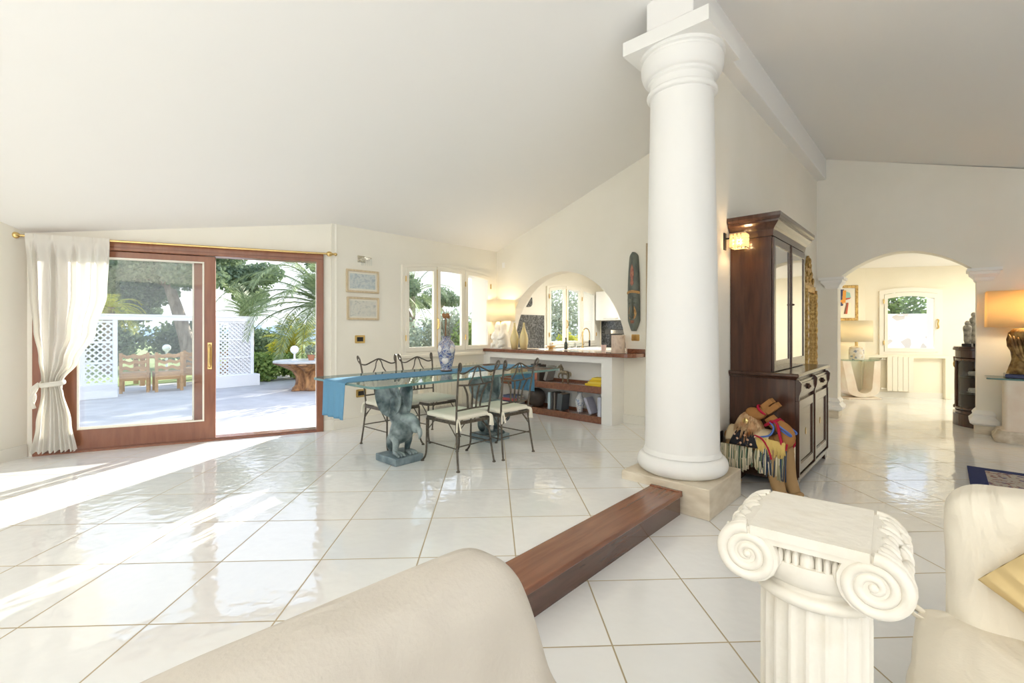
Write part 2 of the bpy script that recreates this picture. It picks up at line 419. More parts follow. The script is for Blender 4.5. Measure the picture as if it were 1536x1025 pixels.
# wall with the two casement windows (w = 4.45 .. 4.95)
b = MB()
LW = (-.18, 1.80, 1.18, 2.62, .09); KW = (3.47, 5.42, 1.20, 2.53, .10)
b.prism([(-1.32,.0),(6.3,.0),(6.3,3.3),(-1.32,3.3)], 4.45, 4.95, XZ,
        [arch_open(LW[0]+.03,LW[1]-.03,LW[2]+.03,LW[3]-.03,LW[4]), arch_open(KW[0]+.03,KW[1]-.03,KW[2]+.03,KW[3]-.03,KW[4])])
struct(b.build('wall_window', M['wall'], smooth=False, **HOUSE))
def casement(name, L, sashes, y0=4.41, handle_at=0):
    """outer frame with an arched head and three sashes, each with its own pane"""
    x0, x1, z0, zs, rise = L
    c = (x0+x1)/2; h = (x1-x0)/2
    top = lambda x: zs + rise*(1-((x-c)/h)**2)
    b = MB(); inner = []
    for a, e in ((sashes[0][0], sashes[-1][1]),):
        inner = [(a, z0+.05),(e, z0+.05)] + [(e+(a-e)*i/14, top(e+(a-e)*i/14)-.05) for i in range(15)]
    outer = [(x0,z0),(x1,z0)] + [(x1+(x0-x1)*i/14, top(x1+(x0-x1)*i/14)) for i in range(15)]
    b.prism(outer, y0, y0+.09, XZ, [inner])
    fr = struct(b.build(name, M['winframe'], smooth=False, bevel=.006, **HOUSE))
    for k, (a, e, ga, ge) in enumerate(sashes):
        b = MB(); gb = z0+.13
        out = [(a,z0+.052),(e,z0+.052)] + [(e+(a-e)*i/6, top(e+(a-e)*i/6)-.052) for i in range(7)]
        inn = [(ga,gb),(ge,gb)] + [(ge+(ga-ge)*i/6, top(ge+(ga-ge)*i/6)-.125) for i in range(7)]
        b.prism(out, y0-.012, y0+.05, XZ, [inn])
        s = b.build('sash', M['winframe'], fr, smooth=False, bevel=.008)
        g = MB(); g.prism([(ga-.01,gb-.01),(ge+.01,gb-.01)] + [(ge+.01+(ga-ge-.02)*i/6, top(ge+(ga-ge)*i/6)-.118) for i in range(7)], y0+.018, y0+.024, XZ)
        g.build('pane', M['glass'], s, smooth=False)
        hb = MB()
        hx = a-.006 if k == 0 else e+.006
        for hz in (z0+.28, zs-.22): hb.tube([(hx,y0-.02,hz-.045),(hx,y0-.02,hz+.045)], .011, 8)
        hb.build('hinge', M['brass'], s)
    b = MB(); hx = sashes[handle_at][1]
    b.tube([(hx,y0-.02,z0+.42),(hx,y0-.05,z0+.44),(hx,y0-.06,z0+.50),(hx,y0-.05,z0+.58),(hx,y0-.02,z0+.60)], .012, 8)
    b.tube([(hx,y0-.016,z0+.09),(hx,y0-.016,zs-.02)], .006, 6)
    b.build('window_handle', M['brass'], fr)
    return fr
casement('window_1', LW, [(-.12,.495,-.055,.43), (.505,1.115,.57,1.045), (1.125,1.745,1.20,1.68)])
casement('window_2', KW, [(3.53,4.14,3.60,4.07), (4.15,4.75,4.22,4.68), (4.76,5.36,4.83,5.29)])
b = MB(); b.box(-.24,1.86,4.40,4.47,1.135,1.185)
struct(b.build('trim_1', M['winframe'], smooth=False, bevel=.01, **HOUSE))

# wall with the sliding door (its own frame: s along the wall, t outwards)
b = MB()
b.prism([(-.05,0),(3.24,0),(3.24,3.4),(-.05,3.4)], 0, .28, XZ, [[(.10,.12),(3.02,.12),(3.02,2.60),(.10,2.60)]])
DOOR = dict(loc=(Dl.x, Dl.y, 0), rot=DB)
struct(b.build('wall_door', M['wall'], smooth=False, **DOOR))
b = MB()
b.prism([(.055,.12),(3.065,.12),(3.065,2.65),(.055,2.65)], -.045, .16, XZ, [[(.145,.20),(2.975,.20),(2.975,2.53),(.145,2.53)]])
door = struct(b.build('door_1', M['doorwood'], smooth=False, bevel=.008, **DOOR))
b = MB(); b.box(.06,3.06,-.05,-.035,2.56,2.575); b.box(.15,2.97,-.02,.15,.20,.215)
b.build('door_track', M['mahog'], door, smooth=False)
def slider(s0, s1, t0, st, name):
    b = MB(); b.prism([(s0,.205),(s1,.205),(s1,2.525),(s0,2.525)], t0, t0+.05, XZ, [[(s0+st[0],.44),(s1-st[1],.44),(s1-st[1],2.445),(s0+st[0],2.445)]])
    f = b.build(name, M['doorwood'], door, smooth=False, bevel=.008)
    b = MB(); b.box(s0+st[0]-.01,s1-st[1]+.01,t0+.022,t0+.03,.43,2.455); b.build('pane', M['glass'], f, smooth=False)
    b = MB(); b.prism([(s0+st[0]-.005,.435),(s1-st[1]+.005,.435),(s1-st[1]+.005,2.45),(s0+st[0]-.005,2.45)], t0-.006, t0+.004, XZ,
                      [[(s0+st[0]+.014,.454),(s1-st[1]-.014,.454),(s1-st[1]-.014,2.431),(s0+st[0]+.014,2.431)]])
    b.build('glazing_bead', M['winframe'], f, smooth=False)
    return f
s1 = slider(.30, 1.785, -.01, (.135,.125), 'sliding_sash')
s2 = slider(.16, 1.66, .065, (.10,.12), 'sliding_sash')
b = MB(); b.tube(smooth_path([(1.725,-.01,1.12),(1.725,-.06,1.14),(1.725,-.07,1.26),(1.725,-.06,1.38),(1.725,-.01,1.40)],4), .014, 8)
b.box(1.70,1.75,-.016,-.008,1.09,1.43); b.build('door_handle', M['brass'], s1, bevel=.003)

# left and rear walls of the big room, rear openings added to let sky light in
b = MB(); b.box(-5.75,-5.41,-3.2,5.17,0,4.9); struct(b.build('wall_left', M['wall'], smooth=False))
b = MB(); b.prism([(-5.75,0),(9.8,0),(9.8,8.2),(-5.75,8.2)], -3.45, -3.2, XZ, [[(-5.0,.25),(1.0,.25),(1.0,2.9),(-5.0,2.9)],[(1.8,.05),(8.6,.05),(8.6,2.9),(1.8,2.9)]])
struct(b.build('wall_rear', M['wall'], smooth=False))
b = MB(); b.prism([(-3.4,0),(5.2,0),(5.2,4.4),(-3.4,4.4)], 9.55, 9.8, YZ)
struct(b.build('wall_right', M['wall'], smooth=False))

# wall between dining room and kitchen with the round serving hatch
b = MB()
hatch = [(4.17,1.246)] + [(2.93+1.24*math.cos(PI*i/32), 1.246+1.33*math.sin(PI*i/32)) for i in range(1,32)] + [(1.69,1.246)]
b.prism([(4.5,.1),(1.36,.1),(1.36,2.86),(.1,2.86),(.1,4.60),(4.5,3.12)], 1.965, 2.19, YZ, [hatch])
struct(b.build('wall_kitchen', M['wall'], smooth=False, **HOUSE))
b = MB(); b.box(1.96,2.2,1.345,1.36,.18,2.86); struct(b.build('trim_2', mat('pale_jamb', (.50,.40,.27), .5), smooth=False, **HOUSE))
b = MB(); b.box(6.0,6.2,-.12,4.6,0,4.7); b.box(5.62,6.0,-.1,4.6,0,3.6) ; struct(b.build('wall_kitchen_rear', M['wallwarm'], smooth=False, **HOUSE))
# spine wall behind the bookcase
b = MB(); b.box(.412,5.72,-.124,.12,0,4.6); struct(b.build('wall_spine', M['wall'], smooth=False, **HOUSE))
# wall with the wide arched passage
b = MB()
n = 24
pas = [(-2.20,-.02),(-.44,-.02)] + [(-.44-1.76*i/n, 2.50+.40*(1-(2*i/n-1)**2)) for i in range(n+1)]
b.prism([(.2,0),(.2,4.7),(-.24,4.7),(-4.6,3.36),(-6.4,3.36),(-6.4,0),(-2.20,0),] + [(p[0],p[1]) for p in reversed(pas[2:])] + [(-.44,0)], 5.72, 6.06, YZ)
struct(b.build('wall_arch', M['wall'], smooth=False, **HOUSE))

# ceilings and ridge beam
def UV(p): x, y = p[0]-OX, p[1]-OY; return (CA*x+SA*y, -SA*x+CA*y)
b = MB()
b.prism([(-11.5,-.24),(6.4,-.24),(6.4,4.97),(-1.34,4.97),UV(DW(3.2,.30)),UV(DW(-.4,.30)),(-11.5,0.9)], 0, .12, lambda a, w, d: (a, w, zl(w)+d))
struct(b.build('ceiling', M['ceil'], smooth=False, **HOUSE))
b = MB()
b.loft([[(-12,w,zr(w)),(6.2,w,zr(w)),(6.2,w,zr(w)+.12),(-12,w,zr(w)+.12)] for w in (-.2399,-4.6,-12)])
struct(b.build('ceiling', M['ceil'], smooth=False, **HOUSE))
b = MB(); b.box(-.40,5.72,-.27,.16,4.322,4.72); struct(b.build('ridge_beam', M['ceil'], smooth=False, bevel=.012, **HOUSE))

# room beyond the passage
P0 = Vector((8.3,11.0)); Pd = Vector((.9707,-.2402)); Pn = Vector((.2402,.9707)); PB = math.atan2(-.2402,.9707)
BACK = dict(loc=(P0.x,P0.y,0), rot=PB)
b = MB()
BW = (.40,1.56,1.00,2.50,.06)
b.prism([(-.1,0),(4.4,0),(4.4,3.6),(-.1,3.6)], 0, .35, XZ, [arch_open(.46,1.50,1.06,2.42,.06), ])
struct(b.build('wall_garden', M['wallwarm'], smooth=False, **BACK))
b = MB(); b.box(7.3,8.4,10.98,11.2,0,3.6); struct(b.build('wall_painting', M['wallwarm'], smooth=False))
b = MB(); b.prism([xy(W(6.06,-.13)), xy(W(6.21,-.13)), (7.5,10.98), (7.3,11.2), xy(W(6.06,.02))], 0, 3.6, XY); struct(b.build('wall_passage', M['wallwarm'], smooth=False))
b = MB(); b.box(11.6,11.8,4.5,10.6,0,3.6); struct(b.build('wall_far', M['wallwarm'], smooth=False))
b = MB(); b.prism([xy(W(6.02,.3)), (8.1,11.3), (12,10.4), (12,4.4), xy(W(6.02,-4.4))], 3.05, 3.15, XY); struct(b.build('ceiling', M['ceil'], smooth=False))
# picture window of that room
b = MB()
out = [(.36,.98),(1.60,.98)] + [(1.60-1.24*i/12, 2.50+.07*(1-(1-2*i/12)**2)) for i in range(13)]
inn = [(.45,1.07),(1.51,1.07)] + [(1.51-1.06*i/12, 2.41+.06*(1-(1-2*i/12)**2)) for i in range(13)]
b.prism(out, -.04, .06, XZ, [inn]); w3 = struct(b.build('window_3', M['winframe'], smooth=False, bevel=.008, **BACK))
b = MB()
o2 = [(.455,1.075),(1.505,1.075)] + [(1.505-1.05*i/12, 2.405+.06*(1-(1-2*i/12)**2)) for i in range(13)]
i2 = [(.52,1.16),(1.44,1.16)] + [(1.44-.92*i/12, 2.31+.06*(1-(1-2*i/12)**2)) for i in range(13)]
b.prism(o2, -.055, .03, XZ, [i2]); sa = b.build('sash', M['winframe'], w3, smooth=False, bevel=.008)
b = MB(); b.prism(i2, -.01, -.004, XZ); b.build('pane', M['glass'], sa, smooth=False)
b = MB(); b.tube(smooth_path([(1.49,-.06,1.62),(1.49,-.10,1.64),(1.47,-.11,1.72),(1.49,-.10,1.80),(1.49,-.06,1.82)],3), .018, 8); b.build('window_handle', M['brass'], sa)
b = MB()
for hz in (1.28,2.25): b.tube([(.44,-.06,hz-.05),(.44,-.06,hz+.05)], .012, 8)
b.build('hinge', M['brass'], sa)
# panelled recess under that window: two shallow side cheeks and a shelf
b = MB(); b.prism([(-.02,0),(.12,0),(.12,.93),(1.62,.93),(1.62,0),(1.72,0),(1.72,1.0),(-.02,1.0)], -.10, .0, XZ); struct(b.build('trim_3', M['wallwarm'], smooth=False, bevel=.01, **BACK))
b = MB(); b.box(.12,1.62,-.012,.0,0,.13); b.box(1.72,3.3,-.012,.0,0,.13); struct(b.build('baseboard_garden', M['skirt'], smooth=False, **BACK))
b = MB(); b.box(7.5,8.29,10.966,10.98,0,.13); struct(b.build('baseboard_painting', M['skirt'], smooth=False))
# capitals and foot blocks of the passage
def pil(name, w0, w1, zc):
    b = MB()
    prof = [(0,.0),(.02,.02),(.03,.06),(.075,.11),(.08,.15),(.105,.155),(.105,.20)]
    b.loft([[(5.72-e, w0-e, zc+z),(6.06, w0-e, zc+z),(6.06, w1+e, zc+z),(5.72-e, w1+e, zc+z)] for e, z in prof])
    return struct(b.build(name, M['white'], smooth=False, **HOUSE))
pil('trim_4', -.44+.0, -.27, 2.33); pil('trim_5', -2.37, -2.20, 2.33)
def foot(name, w0, w1):
    b = MB(); b.box(5.68,6.06,w0-.02,w1+.02,0,.13)
    o = struct(b.build(name, M['travert'], smooth=False, bevel=.006, **HOUSE))
    b = MB(); prof = [(.035,.13),(.075,.16),(.08,.21),(.045,.25),(.03,.27),(.045,.30),(.02,.34),(.0,.36)]
    b.loft([[(5.72-e, w0-e, z),(6.06, w0-e, z),(6.06, w1+e, z),(5.72-e, w1+e, z)] for e, z in prof])
    b.build('base_moulding', M['white'], o, smooth=False); return o
foot('trim_6', -.44, -.27); foot('trim_7', -2.37, -2.20)

# skirting tiles
b = MB(); b.box(-1.29,1.60,4.432,4.45,UP,UP+.13); b.box(1.947,1.965,1.37,1.72,UP,UP+.13); struct(b.build('baseboard_window', M['skirt'], smooth=False, **HOUSE))
b = MB(); b.box(3.07,3.2,-.015,0,UP,UP+.15); struct(b.build('baseboard_door', M['skirt'], smooth=False, **DOOR))
b = MB(); b.box(-5.41,-5.395,-2,5.15,UP,UP+.14); struct(b.build('baseboard_left', M['skirt'], smooth=False))
b = MB(); b.box(.2,.95,-.138,-.124,0,.13); b.box(2.7,5.7,-.138,-.124,0,.13); struct(b.build('baseboard_spine', M['skirt'], smooth=False, **HOUSE))
b = MB(); b.box(5.705,5.72,-6.2,-2.4,0,.13); struct(b.build('baseboard_arch', M['skirt'], smooth=False, **HOUSE))

# ------------------------------------------------------------------ sky, sun, fill lights
wd = bpy.data.worlds.new('sky'); SC.world = wd; wd.use_nodes = True
nt = wd.node_tree; nt.nodes.clear(); L = nt.links.new
tc = nt.nodes.new('ShaderNodeTexCoord'); sp = nt.nodes.new('ShaderNodeSeparateXYZ'); L(tc.outputs['Generated'], sp.inputs[0])
rp = nt.nodes.new('ShaderNodeValToRGB'); e = rp.color_ramp.elements
e[0].position = .0; e[0].color = (.80,.86,.92,1); e[1].position = .45; e[1].color = (.62,.76,1.0,1)
k = e.new(.06); k.color = (.93,.96,1.0,1)
L(sp.outputs['Z'], rp.inputs[0])
bg = nt.nodes.new('ShaderNodeBackground'); L(rp.outputs[0], bg.inputs[0]); bg.inputs[1].default_value = 1.05
ow = nt.nodes.new('ShaderNodeOutputWorld'); L(bg.outputs[0], ow.inputs[0])
def light(name, kind, loc, energy, col=(1,1,1), **kw):
    l = bpy.data.lights.new(name, kind); l.energy = energy; l.color = col
    o = bpy.data.objects.new(name, l); COL.objects.link(o); o.location = loc
    for k, v in kw.items(): setattr(l, k, v)
    return o
sun = light('sun', 'SUN', (0,20,8), 8.0, (1,.95,.85), angle=.009)
sd = Vector((.21, 1, math.tan(math.radians(17.5))*1.02)).normalized()      # towards the sun
sun.rotation_euler = sd.to_track_quat('Z', 'Y').to_euler()
def fill_light(name, loc, rot, sx, sy, energy, col=(1,.97,.93)):
    o = light(name, 'AREA', loc, energy, col, shape='RECTANGLE', size=sx, size_y=sy); o.rotation_euler = rot; return o
# unseen area lamps added outside the rear openings as fill
fill_light('rear_fill', (-2.0,-3.5,1.55), (PI/2,0,0), 5.8, 2.5, 10, (.93,.97,1))
fill_light('rear_fill', (5.2,-3.5,1.5), (PI/2,0,0), 6.6, 2.7, 5, (.93,.97,1))
# added fill lamps behind the viewpoint, no fixtures, washing the roof slopes
fill_light('ceiling_fill', (-3.2,-2.2,2.3), (PI,0,0), 3.5, 1.0, 96, (.96,.985,1))
fill_light('ceiling_fill', (1.6,-2.5,2.3), (PI,0,0), 3.5, 1.0, 40, (1,.94,.87))
fill_light('kitchen_fill', tuple(W(4.0,2.4,2.9)), (0,0,0), .8, .8, 42, (1,.96,.88))  # unseen lamp added to brighten the kitchen
fill_light('garden_room_fill', (10.12,8.25,3.0), (0,0,0), 1.2, 1.2, 46, (1,.95,.82))  # added fill for the room beyond the passage, kept out of sight
SC.view_settings.view_transform = 'Standard'; SC.view_settings.look = 'None'; SC.view_settings.gamma = 1
SC.view_settings.exposure = .97
SC.cycles.max_bounces = 10; SC.cycles.diffuse_bounces = 6; SC.cycles.glossy_bounces = 5; SC.cycles.transparent_max_bounces = 16

# ------------------------------------------------------------------ big column
t = thing('stone_column', 'tall white round column on a travertine block, carrying the ridge beam', 'column', W(0,0,0), A)
b = MB(); b.box(-.41,.41,-.41,.41,0,.262); b.build('plinth', M['travert'], t, smooth=False, bevel=.008)
b = MB(); pr = [(.30,.262)]
for k in range(13):
    a = -PI/2 + PI*k/12; pr.append((.335+.075*math.cos(a), .345+.083*math.sin(a)))
pr += [(.355,.432),(.35,.45),(.338,.475)]
b.lathe(pr, 64); b.build('base_moulding', M['white'], t, sharp=.9)
b = MB(); b.lathe([(.337-.053*(i/12)**1.25, .47+3.36*i/12) for i in range(13)] , 64); b.build('shaft', M['white'], t, sharp=.9)
b = MB(); pr = [(.28,3.78),(.29,3.80)]
for k in range(9): a = -PI/2+PI*k/8; pr.append((.292+.028*math.cos(a), 3.83+.03*math.sin(a)))
pr += [(.288,3.865),(.288,3.93),(.31,3.945),(.31,3.965)]
for k in range(9): a = PI/2*k/8; pr.append((.315+.058*math.sin(a), 3.97+.13*(1-math.cos(a))))
pr += [(.373,4.12),(.36,4.13),(.36,4.15),(.383,4.16),(.383,4.20)]
b.lathe(pr, 64, (.0,.0,0)); b.box(-.40,.40,-.40,.40,4.19,4.32); b.build('capital', M['white'], t, bevel=.006)

# ------------------------------------------------------------------ wooden step
t = thing('wooden_step', 'long mahogany step running from the column block along the raised floor', 'step', W(-.43,-.02,0), A)
L_ = 5.0
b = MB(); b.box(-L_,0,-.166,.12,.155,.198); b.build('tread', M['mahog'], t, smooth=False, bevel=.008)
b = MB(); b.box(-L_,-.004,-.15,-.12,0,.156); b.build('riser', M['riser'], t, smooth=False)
b = MB(); b.box(-.03,.004,-.168,.12,.16,.206); b.build('end_lip', M['mahog'], t, smooth=False, bevel=.004)

# ------------------------------------------------------------------ Ionic plaster pedestal
PD = math.radians(-39)
t = thing('plaster_pedestal', 'aged white plaster pedestal with scrolled Ionic capital standing beside the cream sofa', 'pedestal', (.972,1.49,0), PD)
# local x runs along the scrolled front, local -y faces the viewer
b = MB()
def flute(a, z):
    f = (a*20/(2*PI)) % 1; d = abs(f-.5)*2
    return 1 - .05*max(0, 1-(d/.72)**2)**.5 if d < .72 else 1
b.lathe([(.152,.14),(.152,.70),(.150,.772)], 240, rf=flute)
b.build('shaft', M['plasterped'], t, sharp=.5)
b = MB(); b.box(-.18,.18,-.18,.18,0,.07); pr = [(.178,.07)]
for k in range(9): a = -PI/2+PI*k/8; pr.append((.157+.022*math.cos(a), .095+.025*math.sin(a)))
pr += [(.158,.125),(.152,.15)]; b.lathe(pr, 48); b.build('foot', M['plasterped'], t, bevel=.006)
b = MB(); pr = [(.148,.762)]
for k in range(9): a = -PI/2+PI*k/8; pr.append((.158+.020*math.cos(a), .790+.02*math.sin(a)))
pr += [(.152,.812),(.150,.825)]
for k in range(9): a = PI/2*k/8; pr.append((.150+.035*math.sin(a), .825+.06*(1-math.cos(a))))
pr += [(.185,.90)]
b.lathe(pr, 64); b.build('necking', M['plasterped'], t, sharp=1.2)
cap = MB()
VX, VZ, VR = .155, .902, .086
# cushion body: profile in x-z pulled along y, waisted between the faces
def capprof():
    p = []
    for k in range(15):
        a = PI/2 + PI*1.68*k/14; p.append((-VX+VR*math.cos(a), VZ+VR*math.sin(a)))
    q = [(-x, z) for x, z in reversed(p)]
    return p + q
pp = capprof()
def ring(y, s, rise=0):
    return [((x-(-VX if x<0 else VX))*s + (-VX if x<0 else VX), y, VZ+(z-VZ)*s if z < VZ+VR-.012 else z-rise) for x, z in pp]
cap.loft([ring(y, s) for y, s in ((-.19,.97),(-.185,1),(-.165,1.0),(-.15,.93),(-.10,.86),(0,.80),(.10,.86),(.15,.93),(.165,1),(.185,1),(.19,.97))])
capo = cap.build('capital', M['plasterped'], t, sharp=.9)
b = MB(); b.prism(rrect(-.150,.150,-.195,.195,.006), .965, .994, XY); b.build('top_slab', M['plasterped'], capo, bevel=.006)
for sy in (-1, 1):
    for sx in (-1, 1):
        b = MB(); P = []; R = []
        n = 90
        for k in range(n+1):
            th = 2*PI*2.55*k/n; r = .071*(1-k/n)**.9 + .008
            P.append((sx*(VX - r*math.cos(th+PI*.5)*1), sy*.186, VZ + r*math.sin(th+PI*.5)))
            R.append(.0175*(1-.45*k/n))
        b.tube(P, R, 10, flat=1.0)
        b.ell((sx*VX, sy*.19, VZ), (.012,.012,.012), 12, 8)
        b.build('volute_scroll', M['plasterped'], capo, sharp=1.5)
# egg and dart band between the scrolls (front and back)
for sy in (-1, 1):
    b = MB()
    b.box(-.085,.085,sy*.135-.02,sy*.135+.02,.865,.955)
    for x, w, h in ((-.062,.010,.034),(-.044,.010,.036),(-.026,.010,.036),(0,.020,.040),(.026,.010,.036),(.044,.010,.036),(.062,.010,.034)):
        b.ell((x*1.12, sy*.158, .908), (w, .020, h), 12, 8)
    b.build('egg_and_dart', M['plasterped'], capo, sharp=1.2)
# leaf carving on the two rolled ends
for sx in (-1, 1):
    b = MB(); r2 = random.Random(4)
    for row in range(3):
        a0 = math.radians((62, 22, -22)[row])
        for k in range(4):
            y = -.12 + .08*k + (.02 if row == 1 else 0)
            q = Vector((sx*(VX + .076*math.cos(a0)), y, VZ + .078*math.sin(a0)))
            m = Matrix.Rotation(-sx*(a0-PI/2)*1.0 if sx > 0 else -(PI/2-a0), 3, 'Y') @ Matrix.Rotation(r2.uniform(-1.3,1.3), 3, 'Z')
            b.ell(q, (.036,.020,.014), 10, 8, m.to_3x3())
            b.ell(q+Vector((sx*.004,.024,.004)), (.030,.009,.014), 8, 6, m.to_3x3())
    for yy in (-.152, .152): b.tube([(sx*(VX+.082*math.cos(a)), yy, VZ+.082*math.sin(a)) for a in [math.radians(85-15*i) for i in range(10)]], .011, 8)
    b.build('leaf_carving', M['plasterped'], capo, sharp=1.2)

# ------------------------------------------------------------------ slip-covered sofas
def soft_box(b, x0, x1, y0, y1, z0, z1, r, n=8, wob=0, seed=0, top=None):
    """a rounded, slightly slack upholstered block"""
    def f(i, k):
        return None
    cx, cy, cz = (x0+x1)/2, (y0+y1)/2, (z0+z1)/2; hx, hy, hz = (x1-x0)/2, (y1-y0)/2, (z1-z0)/2
    faces = []
    N = n
    for ax in range(3):
        for sg in (-1, 1):
            G = []
            for i in range(N+1):
                row = []
                for j in range(N+1):
                    u, v = 2*i/N-1, 2*j/N-1
                    q = [0,0,0]; q[ax] = sg; q[(ax+1)%3] = u; q[(ax+2)%3] = v
                    p = Vector((q[0]*hx, q[1]*hy, q[2]*hz))
                    # concentrate samples near the edges
                    for c, h in enumerate((hx,hy,hz)):
                        t = p[c]/h; p[c] = h*math.copysign(abs(t)**.6, t)
                    inn = Vector((max(-hx+r,min(hx-r,p.x)), max(-hy+r,min(hy-r,p.y)), max(-hz+r,min(hz-r,p.z))))
                    d = p-inn
                    if d.length > 1e-6: p = inn + d.normalized()*r
                    if top: p = top(p, hx, hy, hz)
                    w = Vector((cx,cy,cz))+p
                    if wob:
                        nn = noise.noise(w*3.1+Vector((seed,0,0)))*wob + noise.noise(w*8+Vector((seed,5,0)))*wob*.35
                        w = w + p.normalized()*nn
                    row.append(b.v(w))
                G.append(row)
            for i in range(N):
                for j in range(N):
                    q = [G[i][j],G[i+1][j],G[i+1][j+1],G[i][j+1]]
                    b.f(q if sg > 0 else list(reversed(q)))
    return b
# sofa in the left foreground: its back runs along the step, seen over its corner
t = thing('sofa', 'beige linen slipcovered sofa back cropped at the lower edge, in front of the wooden step', 'sofa', W(-3.31,-.72,0), A)
b = MB()
def lean(p, hx, hy, hz):
    k = min(1, max(0, (p.z+hz)/(2*hz)))
    p = p.copy(); p.y += -.17*(1-k)*(1 if p.y < 0 else .15); 
    if p.z > 0: p.z -= .10*max(0,(p.x/hx-.2))**2*.35
    p.y += (.012*math.sin((p.x*1.3+p.z*2.4)*8) + .007*math.sin((p.x*2.6-p.z*1.7)*9+1))*(1 if p.y < 0 else 0)*min(1,(1-k)*2.2)
    p.x += .30*(1-k)**1.15*max(0,p.x/hx)
    return p
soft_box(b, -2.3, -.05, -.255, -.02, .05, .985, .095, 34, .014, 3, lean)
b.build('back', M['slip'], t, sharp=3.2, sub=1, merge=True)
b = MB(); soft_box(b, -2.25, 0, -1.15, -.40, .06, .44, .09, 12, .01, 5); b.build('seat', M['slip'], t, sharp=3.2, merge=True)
# sofa at the right
t = thing('sofa', 'cream slipcovered sofa with a pleated gold cushion, beside the plaster pedestal', 'sofa', W(-1.55,-1.84,0), A)
# local x along u (towards the back), local -y along the sofa to the right
b = MB()
def bk(p, hx, hy, hz):
    k = min(1, max(0, (p.z+hz)/(2*hz))); p = p.copy()
    p.x -= .10*(1-k)
    if p.y > 0: p.z -= .03*(p.y/hy)**6
    f = math.sin(p.y*14+p.z*5)*.008*(1-k)
    p.x -= f if p.x < 0 else 0
    # slack folds gathered towards the seat
    g = max(0, 1-abs((p.z+.02)+.55*(p.y-hy+.42))/.045)*max(0,min(1,(p.y-hy+.75)/.5)); p.x -= .030*g*(1 if p.x < 0 else 0)
    g = max(0, 1-abs((p.z+.17)-.5*(p.y-hy+.30))/.045)*max(0,min(1,(p.y-hy+.7)/.5)); p.x -= .028*g*(1 if p.x < 0 else 0)
    return p
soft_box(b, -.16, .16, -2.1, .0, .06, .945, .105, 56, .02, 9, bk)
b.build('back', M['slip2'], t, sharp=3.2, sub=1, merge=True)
b = MB()
def seatf(p, hx, hy, hz):
    p = p.copy(); 
    if p.z > 0: p.z += .015*math.cos(p.x*3)
    p.y += .05*max(0,-p.z/hz)*max(0,p.y/hy)
    return p
soft_box(b, -1.0, -.10, -2.1, .10, .05, .425, .07, 20, .008, 2, seatf)
b.build('seat', M['slip2'], t, sharp=3.2, sub=1, merge=True)
b = MB(); b.tube(smooth_path([(-.20,.07,.415),(-.215,.105,.44),(-.24,.115,.44),(-.26,.10,.425),(-.25,.07,.41)],5), .005, 8, flat=2.4); b.build('tie', M['slip2'], t, sharp=3)
# gold cushion
t = thing('cushion', 'pleated gold cushion leaning on the cream sofa back, cropped at the edge', 'cushion', W(-1.865,-2.25,.455), A-.08)
b = MB()
def cu(u, v, s):
    x, y = 2*u-1, 2*v-1
    e = (1-x**4)*(1-y**4); k = .235*(1-.10*(1-abs(x)**3)*(abs(y)) )
    return Vector((s*.085*max(e,0)**.6, -x*k*(1-.10*(1-abs(y))), y*.235*(1-.10*(1-abs(x)))+.235))
tilt = Matrix.Rotation(.22, 3, 'Y')
for s in (-1, 1):
    def fn(u, v, s=s):
        p = cu(u, v, s)
        g = abs(((v*7+.18*math.sin(u*3)) % 1)-.5)*2
        p.x += s*.020*(1-g**.6)
        return tilt @ (Matrix.Rotation(.62, 3, 'X') @ (p-Vector((0,0,.235))) + Vector((0,0,.235)))
    b.surf(fn, 30, 72)
b.build('cover', M['gold_fab'], t, sharp=3, merge=True)

